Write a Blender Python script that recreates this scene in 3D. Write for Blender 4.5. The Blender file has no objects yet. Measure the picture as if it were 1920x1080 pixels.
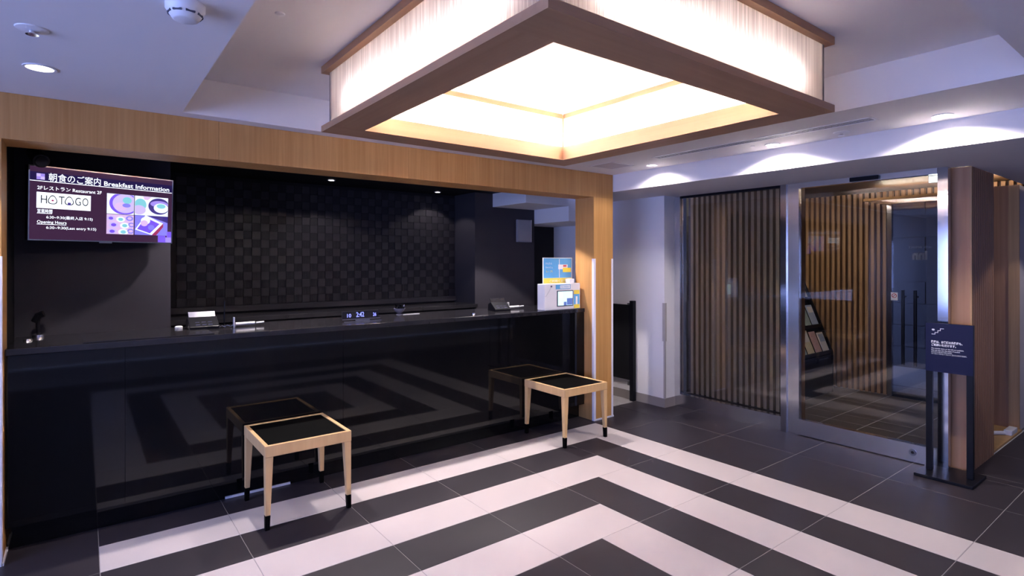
import bpy, math, random
from mathutils import Matrix, Vector
random.seed(7)
S = bpy.context.scene
COL = S.collection

# ------------------------------------------------------------------ camera
H = 1.45
YAW = 0.917975
ROLL = -0.0009575
F_PX, CY_PX = 1049.6, 491.26
cam_d = bpy.data.cameras.new('camera')
cam_d.sensor_width = 36.0
cam_d.lens = 36.0 * F_PX / 1920.0
cam_d.shift_y = -(540.0 - CY_PX) / 1920.0
cam_d.clip_start = 0.05
cam = bpy.data.objects.new('camera', cam_d)
COL.objects.link(cam)
_F = Vector((math.cos(YAW), math.sin(YAW), 0)); _R = Vector((math.sin(YAW), -math.cos(YAW), 0)); _U = Vector((0, 0, 1))
_R2 = _R * math.cos(ROLL) + _U * math.sin(ROLL); _U2 = -_R * math.sin(ROLL) + _U * math.cos(ROLL)
cam.matrix_world = Matrix(((_R2.x, _U2.x, -_F.x, 0), (_R2.y, _U2.y, -_F.y, 0), (_R2.z, _U2.z, -_F.z, H), (0, 0, 0, 1)))
S.camera = cam

# ------------------------------------------------------------------ world, exposure
W = bpy.data.worlds.new('sky'); S.world = W; W.use_nodes = True
bg = W.node_tree.nodes['Background']
bg.inputs['Color'].default_value = (0.36, 0.46, 1.0, 1); bg.inputs['Strength'].default_value = 10.0
S.view_settings.view_transform = 'Standard'
S.view_settings.look = 'None'
S.view_settings.gamma = 1.0
S.view_settings.use_curve_mapping = False
S.view_settings.exposure = 0.6
S.cycles.use_denoising = True
S.cycles.max_bounces = 8
S.cycles.adaptive_threshold = 0.03
S.cycles.transparent_max_bounces = 16
S.cycles.caustics_reflective = False
S.cycles.caustics_refractive = False
S.cycles.sample_clamp_indirect = 60.0

def light(name, typ, loc, energy, color=(1, 1, 1), rot=(0, 0, 0), **kw):
    d = bpy.data.lights.new(name, typ); d.energy = energy; d.color = color
    for k, v in kw.items(): setattr(d, k, v)
    o = bpy.data.objects.new(name, d); COL.objects.link(o); o.location = loc; o.rotation_euler = rot
    return o
# daylight comes in by the window of the left wall: a sky portal set in its opening
WIN = (-3.0, -1.6, 3.3, 0.60, 2.0)     # x, y0, y1, z0, z1
p = light('window_sky_portal', 'AREA', (WIN[0] - 0.12, (WIN[1] + WIN[2]) / 2, (WIN[3] + WIN[4]) / 2), 1.0, rot=(0, math.radians(-90), 0),
          shape='RECTANGLE', size=WIN[4] - WIN[3], size_y=WIN[2] - WIN[1])
p.data.cycles.is_portal = True

WARM = (1.0, 0.80, 0.66)
LAMPC = (1.0, 0.84, 0.77)
COOL = (1.0, 0.90, 0.90)

# ------------------------------------------------------------------ materials
MATS = {}
def new_mat(name):
    m = bpy.data.materials.new(name); m.use_nodes = True; MATS[name] = m
    return m, m.node_tree.nodes, m.node_tree.links, m.node_tree.nodes['Principled BSDF']
def plain(name, col, rough=0.6, metal=0.0, spec=0.5, var=0.04, scale=6.0, bump=0.0, bscale=80.0, coat=0.0, aniso=0.0):
    m, n, l, b = new_mat(name)
    b.inputs['Roughness'].default_value = rough; b.inputs['Metallic'].default_value = metal
    b.inputs['Specular IOR Level'].default_value = spec; b.inputs['Coat Weight'].default_value = coat
    b.inputs['Anisotropic'].default_value = aniso
    tc = n.new('ShaderNodeTexCoord')
    nz = n.new('ShaderNodeTexNoise'); nz.inputs['Scale'].default_value = scale; nz.inputs['Detail'].default_value = 4
    l.new(tc.outputs['Object'], nz.inputs['Vector'])
    r = n.new('ShaderNodeMapRange'); r.inputs['From Min'].default_value = 0.25; r.inputs['From Max'].default_value = 0.75
    r.inputs['To Min'].default_value = 1 - var; r.inputs['To Max'].default_value = 1 + var
    l.new(nz.outputs['Fac'], r.inputs['Value'])
    mx = n.new('ShaderNodeVectorMath'); mx.operation = 'SCALE'; mx.inputs[0].default_value = col
    l.new(r.outputs['Result'], mx.inputs['Scale']); l.new(mx.outputs['Vector'], b.inputs['Base Color'])
    if bump:
        n2 = n.new('ShaderNodeTexNoise'); n2.inputs['Scale'].default_value = bscale; n2.inputs['Detail'].default_value = 3
        l.new(tc.outputs['Object'], n2.inputs['Vector'])
        bp = n.new('ShaderNodeBump'); bp.inputs['Strength'].default_value = bump; bp.inputs['Distance'].default_value = 0.002
        l.new(n2.outputs['Fac'], bp.inputs['Height']); l.new(bp.outputs['Normal'], b.inputs['Normal'])
    return m
def wood(name, c1, c2, axis='z', rough=0.5, scale=1.0, spec=0.3):
    m, n, l, b = new_mat(name)
    b.inputs['Roughness'].default_value = rough; b.inputs['Specular IOR Level'].default_value = spec
    tc = n.new('ShaderNodeTexCoord'); mp = n.new('ShaderNodeMapping')
    sc = {'x': (1.2, 45, 45), 'y': (45, 1.2, 45), 'z': (45, 45, 1.2)}[axis]
    mp.inputs['Scale'].default_value = tuple(s * scale for s in sc)
    l.new(tc.outputs['Object'], mp.inputs['Vector'])
    n1 = n.new('ShaderNodeTexNoise'); n1.inputs['Scale'].default_value = 1.0; n1.inputs['Detail'].default_value = 6; n1.inputs['Distortion'].default_value = 0.4
    l.new(mp.outputs['Vector'], n1.inputs['Vector'])
    mp2 = n.new('ShaderNodeMapping'); mp2.inputs['Scale'].default_value = tuple(s * scale * 0.13 for s in sc)
    l.new(tc.outputs['Object'], mp2.inputs['Vector'])
    n2 = n.new('ShaderNodeTexNoise'); n2.inputs['Scale'].default_value = 1.0; n2.inputs['Detail'].default_value = 3
    l.new(mp2.outputs['Vector'], n2.inputs['Vector'])
    ad = n.new('ShaderNodeMath'); ad.operation = 'MULTIPLY_ADD'; ad.inputs[1].default_value = 0.6
    l.new(n1.outputs['Fac'], ad.inputs[0]); ml = n.new('ShaderNodeMath'); ml.operation = 'MULTIPLY'; ml.inputs[1].default_value = 0.4
    l.new(n2.outputs['Fac'], ml.inputs[0]); l.new(ml.outputs[0], ad.inputs[2])
    cr = n.new('ShaderNodeValToRGB'); cr.color_ramp.elements[0].position = 0.36; cr.color_ramp.elements[1].position = 0.64
    cr.color_ramp.elements[0].color = (*c1, 1); cr.color_ramp.elements[1].color = (*c2, 1)
    l.new(ad.outputs[0], cr.inputs['Fac']); l.new(cr.outputs['Color'], b.inputs['Base Color'])
    bp = n.new('ShaderNodeBump'); bp.inputs['Strength'].default_value = 0.08; bp.inputs['Distance'].default_value = 0.001
    l.new(n1.outputs['Fac'], bp.inputs['Height']); l.new(bp.outputs['Normal'], b.inputs['Normal'])
    return m
def glow(name, col, strength, base=(0.02, 0.02, 0.02), rough=0.3):
    m, n, l, b = new_mat(name)
    b.inputs['Base Color'].default_value = (*base, 1); b.inputs['Roughness'].default_value = rough
    b.inputs['Emission Color'].default_value = (*col, 1); b.inputs['Emission Strength'].default_value = strength; b.inputs['Specular IOR Level'].default_value = 0.25
    return m
def glass(name, tint=(0.9, 0.92, 0.93), ior=1.5, rough=0.0):
    m, n, l, b = new_mat(name); n.remove(b)
    tr = n.new('ShaderNodeBsdfTransparent'); tr.inputs['Color'].default_value = (*tint, 1)
    gl = n.new('ShaderNodeBsdfGlossy'); gl.inputs['Roughness'].default_value = rough
    fr = n.new('ShaderNodeFresnel'); fr.inputs['IOR'].default_value = ior
    mx = n.new('ShaderNodeMixShader'); l.new(fr.outputs[0], mx.inputs[0]); l.new(tr.outputs[0], mx.inputs[1]); l.new(gl.outputs[0], mx.inputs[2])
    l.new(mx.outputs[0], n['Material Output'].inputs['Surface'])
    return m

plain('white_paint', (0.74, 0.715, 0.73), 0.7, var=0.015, scale=1.5, spec=0.2)
plain('wall_paint', (0.70, 0.68, 0.70), 0.6, var=0.015, scale=1.5, spec=0.25)
plain('dim_paint', (0.24, 0.24, 0.28), 0.8, var=0.03, scale=1.0, spec=0.2)
plain('grey_paint', (0.52, 0.48, 0.52), 0.6, var=0.03)
plain('grout', (0.30, 0.28, 0.28), 0.8, var=0.1, scale=30)
plain('tile_white', (0.53, 0.48, 0.475), 0.42, spec=0.35, var=0.02, scale=3, bump=0.05, bscale=200)
plain('tile_dark', (0.031, 0.0258, 0.0315), 0.42, spec=0.32, var=0.10, scale=4, bump=0.06, bscale=200)
plain('vest_tile', (0.10, 0.088, 0.092), 0.40, spec=0.4, var=0.10, scale=4, bump=0.06, bscale=200)
plain('black_gloss', (0.004, 0.004, 0.0045), 0.045, spec=0.4, var=0.2, scale=2)
plain('black_top', (0.018, 0.017, 0.020), 0.12, spec=0.55, var=0.2, scale=20)
plain('black_matt', (0.007, 0.007, 0.009), 0.6, spec=0.2, var=0.1)
plain('black_wall', (0.012, 0.011, 0.014), 0.65, spec=0.25, var=0.1)
plain('charcoal_wall', (0.034, 0.031, 0.039), 0.55, spec=0.3, var=0.06, scale=2)
plain('checker_light', (0.026, 0.0235, 0.030), 0.45, spec=0.3, var=0.10, scale=12)  # tiles differ in gloss; their sheen is put into this lighter grey
plain('checker_dark', (0.0165, 0.015, 0.019), 0.62, spec=0.25, var=0.10, scale=12)  # darker grey paints the tiles that catch less reflection
plain('steel', (0.74, 0.72, 0.73), 0.22, metal=1.0, var=0.05, scale=8, aniso=0.5)
plain('steel_bright', (0.50, 0.50, 0.55), 0.13, metal=1.0, var=0.05, scale=8, aniso=0.5)
plain('chrome', (0.8, 0.8, 0.82), 0.08, metal=1.0, var=0.02)
plain('white_plastic', (0.75, 0.74, 0.78), 0.4, var=0.01)
plain('guard_white', (0.78, 0.76, 0.84), 0.45, var=0.01)
plain('guard_grey', (0.36, 0.33, 0.33), 0.5, var=0.03)
plain('base_grey', (0.24, 0.21, 0.20), 0.6, var=0.05)
plain('navy', (0.010, 0.012, 0.040), 0.5, spec=0.12, var=0.05)
plain('black_metal', (0.006, 0.006, 0.009), 0.35, spec=0.15, var=0.1)
plain('seat_black', (0.002, 0.002, 0.002), 0.6, spec=0.04, var=0.1)
plain('paper_white', (0.8, 0.78, 0.8), 0.6, var=0.02)
plain('paper_cream', (0.75, 0.66, 0.48), 0.6, var=0.15, scale=40)
plain('paper_blue', (0.40, 0.50, 0.72), 0.6, var=0.15, scale=40)
plain('paper_pink', (0.62, 0.40, 0.42), 0.6, var=0.15, scale=40)
plain('paper_teal', (0.35, 0.45, 0.46), 0.6, var=0.2, scale=40)
plain('poster_blue', (0.10, 0.38, 0.72), 0.5, var=0.06, scale=20)
plain('poster_yellow', (0.85, 0.68, 0.08), 0.5, var=0.05, scale=20)
plain('poster_red', (0.75, 0.12, 0.14), 0.5, var=0.05)
plain('ink_white', (0.85, 0.85, 0.88), 0.5, var=0.0)
plain('ink_grey', (0.55, 0.56, 0.6), 0.5, var=0.0)
plain('ink_dark', (0.05, 0.05, 0.08), 0.5, var=0.0)
plain('ink_red', (0.55, 0.06, 0.06), 0.5, var=0.0)
plain('screen_grey', (0.15, 0.145, 0.21), 0.25, spec=0.5, var=0.05)
plain('stone_wall', (0.020, 0.021, 0.027), 0.5, var=0.2, scale=5)
plain('asphalt', (0.06, 0.06, 0.067), 0.8, var=0.15, scale=10)
plain('wood_floor', (0.50, 0.30, 0.13), 0.5, var=0.1, scale=14)
wood('oak', (0.45, 0.222, 0.070), (0.57, 0.305, 0.110), 'z', scale=1.6)
wood('oak_x', (0.45, 0.222, 0.070), (0.57, 0.305, 0.110), 'x')
wood('oak_y', (0.45, 0.222, 0.070), (0.57, 0.305, 0.110), 'y')
wood('lamp_wood_x', (0.37, 0.20, 0.105), (0.43, 0.25, 0.14), 'x', scale=0.6)
wood('lamp_wood_y', (0.37, 0.20, 0.105), (0.43, 0.25, 0.14), 'y', scale=0.6)
wood('stool_wood', (0.56, 0.355, 0.165), (0.64, 0.425, 0.21), 'z', scale=0.6)
wood('slat_wood', (0.34, 0.195, 0.095), (0.46, 0.275, 0.14), 'z')
wood('slat_wood_lit', (0.50, 0.31, 0.15), (0.63, 0.41, 0.22), 'z')  # slat wood lightened in colour to look more strongly lit
wood('slat_back', (0.050, 0.028, 0.014), (0.075, 0.042, 0.022), 'z')
wood('pillar_wood', (0.36, 0.18, 0.095), (0.45, 0.25, 0.14), 'z', scale=0.7)
wood('slat_red', (0.30, 0.15, 0.085), (0.40, 0.215, 0.125), 'z')
glow('tube', LAMPC, 128.0)
glow('lens', COOL, 6.0)
glow('warm_strip', (1.0, 0.84, 0.66), 80.0)
glow('sign_light', (0.85, 1.0, 0.95), 3.0)
glass('pane', (0.86, 0.87, 0.88), 1.52)
glass('window_glass', (0.95, 0.96, 0.97), 1.3)

def shade_mat(name, c_lo, c_hi, trans):
    m, n, l, b = new_mat(name); n.remove(b)
    tc = n.new('ShaderNodeTexCoord'); mp = n.new('ShaderNodeMapping'); mp.inputs['Scale'].default_value = (190, 190, 1.2)
    l.new(tc.outputs['Object'], mp.inputs['Vector'])
    nz = n.new('ShaderNodeTexNoise'); nz.inputs['Scale'].default_value = 1.0; nz.inputs['Detail'].default_value = 2
    l.new(mp.outputs['Vector'], nz.inputs['Vector'])
    cr = n.new('ShaderNodeValToRGB'); cr.color_ramp.elements[0].position = 0.35; cr.color_ramp.elements[1].position = 0.62
    cr.color_ramp.elements[0].color = (*c_lo, 1); cr.color_ramp.elements[1].color = (*c_hi, 1)
    l.new(nz.outputs['Fac'], cr.inputs['Fac'])
    t = n.new('ShaderNodeBsdfTranslucent'); d = n.new('ShaderNodeBsdfDiffuse'); mx = n.new('ShaderNodeMixShader'); mx.inputs[0].default_value = trans
    l.new(cr.outputs['Color'], t.inputs['Color']); l.new(cr.outputs['Color'], d.inputs['Color'])
    l.new(d.outputs[0], mx.inputs[1]); l.new(t.outputs[0], mx.inputs[2]); l.new(mx.outputs[0], n['Material Output'].inputs['Surface'])
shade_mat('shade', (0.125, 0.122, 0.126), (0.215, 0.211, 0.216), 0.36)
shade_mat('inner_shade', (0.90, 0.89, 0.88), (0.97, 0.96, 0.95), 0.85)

# ------------------------------------------------------------------ mesh helpers
class MB:
    def __init__(s): s.v = []; s.f = []
    def box(s, x0, y0, z0, x1, y1, z1):
        b = len(s.v)
        s.v += [(x0, y0, z0), (x1, y0, z0), (x1, y1, z0), (x0, y1, z0), (x0, y0, z1), (x1, y0, z1), (x1, y1, z1), (x0, y1, z1)]
        s.f += [tuple(b + i for i in q) for q in ((0, 3, 2, 1), (4, 5, 6, 7), (0, 1, 5, 4), (1, 2, 6, 5), (2, 3, 7, 6), (3, 0, 4, 7))]
        return s
    def hexa(s, pts):                       # 4 bottom then 4 top corners
        b = len(s.v); s.v += [tuple(q) for q in pts]
        s.f += [tuple(b + i for i in q) for q in ((0, 3, 2, 1), (4, 5, 6, 7), (0, 1, 5, 4), (1, 2, 6, 5), (2, 3, 7, 6), (3, 0, 4, 7))]
        return s
    def prism(s, poly, axis, a, c):         # polygon (u,v) extruded along axis from a to c
        def P(u, v, w): return {'x': (w, u, v), 'y': (u, w, v), 'z': (u, v, w)}[axis]
        b = len(s.v); k = len(poly)
        s.v += [P(u, v, a) for u, v in poly] + [P(u, v, c) for u, v in poly]
        s.f += [tuple(b + i for i in range(k))[::-1], tuple(b + k + i for i in range(k))]
        s.f += [(b + i, b + (i + 1) % k, b + k + (i + 1) % k, b + k + i) for i in range(k)]
        return s
    def lathe(s, prof, cx=0, cy=0, n=24):   # profile of (r,z) from bottom to top
        b = len(s.v); k = len(prof)
        for r, z in prof:
            for i in range(n):
                t = 2 * math.pi * i / n; s.v.append((cx + r * math.cos(t), cy + r * math.sin(t), z))
        for j in range(k - 1):
            for i in range(n):
                s.f.append((b + j * n + i, b + j * n + (i + 1) % n, b + (j + 1) * n + (i + 1) % n, b + (j + 1) * n + i))
        s.f.append(tuple(b + i for i in range(n))[::-1]); s.f.append(tuple(b + (k - 1) * n + i for i in range(n)))
        return s
    def tube(s, pts, r, n=8):
        pts = [Vector(q) for q in pts]; b = len(s.v)
        for i, q in enumerate(pts):
            d = (pts[min(i + 1, len(pts) - 1)] - pts[max(i - 1, 0)]).normalized()
            u = d.cross(Vector((0, 0, 1))) if abs(d.z) < 0.95 else d.cross(Vector((1, 0, 0)))
            u.normalize(); w = d.cross(u)
            for k in range(n):
                t = 2 * math.pi * k / n; s.v.append(tuple(q + u * r * math.cos(t) + w * r * math.sin(t)))
        for i in range(len(pts) - 1):
            for k in range(n): s.f.append((b + i * n + k, b + i * n + (k + 1) % n, b + (i + 1) * n + (k + 1) % n, b + (i + 1) * n + k))
        s.f.append(tuple(b + k for k in range(n))); s.f.append(tuple(b + (len(pts) - 1) * n + k for k in range(n))[::-1])
        return s
    def mesh(s, name, mat, org=(0, 0, 0), smooth=False):
        m = bpy.data.meshes.new(name)
        m.from_pydata([(x - org[0], y - org[1], z - org[2]) for x, y, z in s.v], [], s.f)
        m.materials.append(MATS[mat]); m.validate(); m.update()
        import bmesh
        bm = bmesh.new(); bm.from_mesh(m); bmesh.ops.recalc_face_normals(bm, faces=bm.faces); bm.to_mesh(m); bm.free()
        if smooth:
            for p_ in m.polygons: p_.use_smooth = True
            m.set_sharp_from_angle(angle=math.radians(40))
        return m
    def build(s, name, mat, parent=None, bevel=0.0, smooth=False):
        org = parent_world(parent)
        if parent is None:                  # own origin at the base of the mesh
            xs, ys, zs = zip(*s.v); org = ((min(xs) + max(xs)) / 2, (min(ys) + max(ys)) / 2, min(zs))
        o = bpy.data.objects.new(name, s.mesh(name, mat, org, smooth)); COL.objects.link(o)
        if parent is None: o.location = org
        else: o.parent = parent
        if bevel:
            md = o.modifiers.new('edge', 'BEVEL'); md.width = bevel; md.segments = 2; md.limit_method = 'ANGLE'
        return o
def parent_world(p):
    t = Vector((0, 0, 0))
    while p is not None: t = t + Vector(p.location); p = p.parent
    return t
def tag(o, label=None, cat=None, group=None, kind=None):
    if label: o['label'] = label
    if cat: o['category'] = cat
    if group: o['group'] = group
    if kind: o['kind'] = kind
    return o
def empty(name, loc, rz=0.0):
    o = bpy.data.objects.new(name, None); COL.objects.link(o); o.location = loc; o.rotation_euler.z = rz; o.empty_display_size = 0.1
    return o
def box(name, mat, parent, *c, bevel=0.0): return MB().box(*c).build(name, mat, parent, bevel)
def copy_tree(o, parent=None):
    c = o.copy(); COL.objects.link(c); c.parent = parent
    for ch in list(o.children): copy_tree(ch, c)
    return c
def struct(o, label, kind='structure'):
    o['kind'] = kind; o['label'] = label; return o
def text_mesh(name, body, size, mat, parent, loc, rot=(math.pi / 2, 0, 0), width=None, offset=0.0, align='LEFT', extrude=0.0006, mirror=False, spacing=1.0, shear=0.0):
    """lettering turned into a thin mesh; loc in the parent's frame; width stretches it to that length"""
    c = bpy.data.curves.new(name, 'FONT'); c.body = body; c.size = size; c.extrude = extrude; c.offset = offset
    c.align_x = align; c.space_character = spacing; c.resolution_u = 3; c.shear = shear
    t = bpy.data.objects.new(name + '_tmp', c); COL.objects.link(t)
    bpy.context.view_layer.update()
    me = bpy.data.meshes.new_from_object(t.evaluated_get(bpy.context.evaluated_depsgraph_get()))
    bpy.data.objects.remove(t); bpy.data.curves.remove(c)
    me.name = name; me.materials.clear(); me.materials.append(MATS[mat])
    o = bpy.data.objects.new(name, me); COL.objects.link(o); o.parent = parent; o.location = loc; o.rotation_euler = rot
    if width and len(me.vertices):
        xs = [v.co.x for v in me.vertices]; k = width / max(1e-6, max(xs) - min(xs)); me.transform(Matrix.Diagonal((k, 1, 1, 1)))
    if mirror: me.transform(Matrix.Diagonal((-1, 1, 1, 1)))
    return o

# ------------------------------------------------------------------ floor
X0, Y0, w = 3.659, 3.549, 0.30
white = set()
def run(a0, a1, b0, b1):
    for i in range(a0, a1 + 1):
        for j in range(b0, b1 + 1): white.add((i, j))
for r in ((0, 11, 0, 0), (0, 0, 0, 12), (0, 11, 12, 12), (11, 11, 2, 12), (2, 11, 2, 2), (2, 2, 2, 10), (2, 9, 10, 10), (9, 9, 4, 10), (4, 9, 4, 4), (4, 4, 4, 8), (4, 7, 8, 8)):
    run(*r)
floor = box('floor', 'grout', None, -3.0, -2.6, -0.05, 9.0, 6.2, -0.0015)
struct(floor, 'charcoal and white striped tile floor of the hotel lobby')
FL = parent_world(floor)
tile_mesh = {}
def lay_tile(x0, x1, y0, y1, mat, parent, gap=0.0016, name='tile', top=0.0):
    key = (round(x1 - x0, 3), round(y1 - y0, 3), mat)
    if key not in tile_mesh:
        a, b_ = (x1 - x0) / 2 - gap, (y1 - y0) / 2 - gap; e = 0.0012
        mb = MB(); mb.hexa([(-a, -b_, -0.012), (a, -b_, -0.012), (a, b_, -0.012), (-a, b_, -0.012), (-a, -b_, -e), (a, -b_, -e), (a, b_, -e), (-a, b_, -e)])
        mb.f.pop(1); k = len(mb.v)
        mb.v += [(-a + e, -b_ + e, 0), (a - e, -b_ + e, 0), (a - e, b_ - e, 0), (-a + e, b_ - e, 0)]
        mb.f += [(k, k + 1, k + 2, k + 3)] + [(4 + i, 4 + (i + 1) % 4, k + (i + 1) % 4, k + i) for i in range(4)]
        tile_mesh[key] = mb.mesh(name, mat)
    o = bpy.data.objects.new(name, tile_mesh[key]); COL.objects.link(o); o.parent = parent
    pw = parent_world(parent)
    o.location = ((x0 + x1) / 2 - pw.x, (y0 + y1) / 2 - pw.y, top - pw.z)
    return o
def colour(i, j): return (i, j) in white
seen = set()
# blocks of 2 x 2 cells between the joints (even lines across, odd lines deep)
XMIN, XMAX, YMIN, YMAX = -1.15, 6.66, -0.66, 3.86
for bi in range(-10, 22, 2):
    for bj in range(-3, 16, 2):
        cells = [(i, j) for i in (bi, bi + 1) for j in (bj, bj + 1)]
        xa, xb = X0 - (bi + 2) * w, X0 - bi * w; ya, yb = Y0 - (bj + 2) * w, Y0 - bj * w
        if xb < XMIN or xa > XMAX or yb < YMIN or ya > YMAX: continue
        if xa >= 4.72 and ya > 1.0: continue       # the vestibule has its own floor
        todo = set(cells)
        while todo:
            c0 = min(todo); col = colour(*c0)
            best = [c0]
            for group in (cells, [c0, (c0[0], c0[1] + 1)], [c0, (c0[0] + 1, c0[1])], [(c0[0], c0[1] - 1), c0]):
                if all(q in todo and colour(*q) == col for q in group) and c0 in group: best = list(group); break
            todo -= set(best)
            i0, i1 = min(q[0] for q in best), max(q[0] for q in best) + 1; j0, j1 = min(q[1] for q in best), max(q[1] for q in best) + 1
            tx0, tx1, ty0, ty1 = X0 - i1 * w, X0 - i0 * w, Y0 - j1 * w, Y0 - j0 * w
            ty1 = min(ty1, YMAX)
            if tx0 > 4.72 and ty1 > 1.145: ty1 = 1.145
            if tx0 < 4.72 < tx1 and ty1 > 1.3: tx1 = 4.765
            if ty1 - ty0 > 0.02: lay_tile(tx0, tx1, ty0, ty1, 'tile_white' if col else 'tile_dark', floor)

lay_tile(4.765, 4.859, 0.849, 1.145, 'tile_dark', floor)
vest = box('floor_vestibule', 'ink_grey', None, 4.77, 1.14, -0.0499, 6.97, 3.5, -0.0014)
struct(vest, 'dark grey tiled floor of the entrance vestibule behind the glass door')
xs = [4.80, 5.08, 5.48, 5.74, 6.34, 6.94]
ys = [1.15, 1.43, 1.73, 2.03, 2.33, 2.63, 2.93, 3.23, 3.49]
for a, b_ in zip(xs, xs[1:]):
    for c, d in zip(ys, ys[1:]): lay_tile(a, b_, c, d, 'vest_tile', vest, 0.004)

# ------------------------------------------------------------------ ceiling with its coffer, beam, walls
ZC, ZT = 2.265, 2.465
CX0, CX1, CY0, CY1 = 0.425, 3.25, 0.535, 3.50
ce = MB()
for b_ in ((-3, -2.6, ZC, CX0, 3.62, ZT + 0.1), (CX1, -2.6, ZC, 8.2, 3.62, ZT + 0.1), (CX0, -2.6, ZC, CX1, CY0, ZT + 0.1), (CX0, CY1, ZC, CX1, 3.62, ZT + 0.1), (CX0, CY0, ZT, CX1, CY1, ZT + 0.1)):
    ce.box(*b_)
struct(ce.build('ceiling', 'white_paint'), 'white plaster ceiling with a raised square coffer')
bm_ = box('ceiling_beam', 'white_paint', None, 3.95, -2.6, 2.107, 4.83, 4.24, ZC + 0.02)
struct(bm_, 'white dropped beam running above the glass entrance')
struct(box('ceiling_vestibule', 'slat_back', None, 4.83, 1.14, 2.22, 7.02, 3.56, 2.3), 'ceiling of the entrance vestibule')
struct(box('ceiling_bulkhead', 'white_paint', None, 4.83, -2.6, 2.107, 8.2, 1.14, ZC + 0.02), 'white dropped ceiling beside the entrance pillar')

# outer shell of the lobby, out of view but it closes the room
wl = MB()
x, y0, y1, z0, z1 = WIN
for b_ in ((x - 0.1, -2.6, 0, x, y0, ZC), (x - 0.1, y1, 0, x, 3.62, ZC), (x - 0.1, y0, 0, x, y1, z0), (x - 0.1, y0, z1, x, y1, ZC)): wl.box(*b_)
struct(wl.build('wall_left', 'wall_paint'), 'white lobby wall with the daylight window')
win = MB()
for b_ in ((x - 0.07, y0, z0, x - 0.02, y0 + 0.05, z1), (x - 0.07, y1 - 0.05, z0, x - 0.02, y1, z1), (x - 0.07, y0, z0, x - 0.02, y1, z0 + 0.05), (x - 0.07, y0, z1 - 0.05, x - 0.02, y1, z1), (x - 0.07, (y0 + y1) / 2 - 0.03, z0, x - 0.02, (y0 + y1) / 2 + 0.03, z1)): win.box(*b_)
w1 = win.build('window_1', 'steel'); struct(w1, 'wide steel framed daylight window')
box('pane', 'window_glass', w1, x - 0.05, y0 + 0.05, z0 + 0.05, x - 0.042, y1 - 0.05, z1 - 0.05)
struct(box('wall_rear', 'wall_paint', None, -3.1, -2.7, 0, 8.2, -2.6, ZC), 'white lobby wall behind the viewer')
struct(box('wall_far_right', 'wall_paint', None, 8.1, -2.6, 0, 8.2, 1.14, ZC), 'white end wall of the lobby')
struct(box('wall_right', 'grey_paint', None, 6.36, 1.17, 0, 8.2, 1.25, 2.107), 'grey wall beside the timber window recess')
struct(box('wall_portal', 'charcoal_wall', None, -3.1, 3.62, 0, -0.60, 3.74, ZC), 'charcoal wall left of the reception portal')

# white entrance wall
ww = MB(); ww.box(4.585, 3.50, 0.09, 4.76, 6.0, 2.12)
wv = ww.build('wall_entrance', 'wall_paint'); struct(wv, 'white wall return beside the glass entrance')
box('wall_panel', 'wall_paint', wv, 4.581, 3.50, 0.09, 4.585, 3.66, 2.107)
MB().box(4.578, 3.492, 0.0, 4.76, 6.0, 0.088).build('baseboard', 'base_grey', wv)
MB().box(4.576, 3.49, 0.66, 4.605, 3.52, 1.04).build('corner_guard', 'guard_grey', wv)
MB().box(4.580, 3.494, 0.088, 4.600, 3.51, 0.66).build('corner_guard', 'guard_grey', wv)

# staff room behind the counter
struct(box('ceiling_staff', 'black_matt', None, -0.6, 3.62, 2.17, 4.0, 5.3, 2.22), 'black ceiling over the reception desk')
struct(box('wall_staff_left', 'black_wall', None, -0.42, 3.85, 0, -0.32, 5.3, 2.17), 'black side wall left of the reception desk')
wb = struct(box('wall_back', 'black_wall', None, -0.42, 5.22, 0, 4.9, 5.3, 2.17), 'dark wall behind the reception desk')
struct(box('wall_closet', 'charcoal_wall', None, -0.32, 4.31, 0, 0.455, 5.22, 2.17), 'charcoal partition wall below the television')
wr = MB().box(3.205, 4.82, 0, 4.0, 5.22, 2.17).build('wall_staff_right', 'charcoal_wall'); struct(wr, 'dark grey wall block right of the checkered tiles')
struct(box('wall_corridor_end', 'black_matt', None, 4.0, 5.15, 0, 4.585, 5.22, 2.17), 'black end of the staff corridor')
struct(MB().box(3.43, 4.26, 2.03, 4.0, 4.83, 2.17).box(4.0, 4.26, 1.875, 4.585, 5.15, 2.17).build('ceiling_staff_bulkhead', 'white_paint'), 'white stepped bulkhead above the dark staff wall')

# checkered wall tiles
pit = 0.0705; zb = 1.084
ncol = 37; nrow = 15
ck = {}
def ck_mesh(kind):
    if kind not in ck:
        h = pit / 2 - 0.0012; mb = MB()
        d = 0.010 if kind == 'checker_light' else 0.006
        mb.box(-h, -d, -h, h, 0, h)
        if kind == 'checker_dark':
            for k in range(4): mb.box(-h + 0.004 + k * 0.0165, -d - 0.0018, -h + 0.002, -h + 0.012 + k * 0.0165, -d, h - 0.002)
        ck[kind] = mb.mesh('wall_tile', kind)
    return ck[kind]
rest = {'checker_light': MB(), 'checker_dark': MB()}
bw = parent_world(wb)
xr = 3.2
for r in range(nrow):
    for c in range(ncol):
        kind = 'checker_light' if (r + c) % 2 == 0 else 'checker_dark'
        xc, zc = xr - (c + 0.5) * pit, zb + (r + 0.5) * pit
        if r < 8:
            o = bpy.data.objects.new('wall_tile', ck_mesh(kind)); COL.objects.link(o); o.parent = wb
            o.location = (xc - bw.x, 5.22 - bw.y, zc - bw.z)
        else:
            h = pit / 2 - 0.0012; d = 0.010 if kind == 'checker_light' else 0.006
            rest[kind].box(xc - h, 5.22 - d, zc - h, xc + h, 5.22, zc + h)
for k, mb in rest.items():
    o = mb.build('upper_wall_tiles', k, wb); o['kind'] = 'stuff'
box('tile_ledge', 'charcoal_wall', wb, 0.46, 5.19, 1.035, 3.205, 5.22, 1.083)

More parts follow.
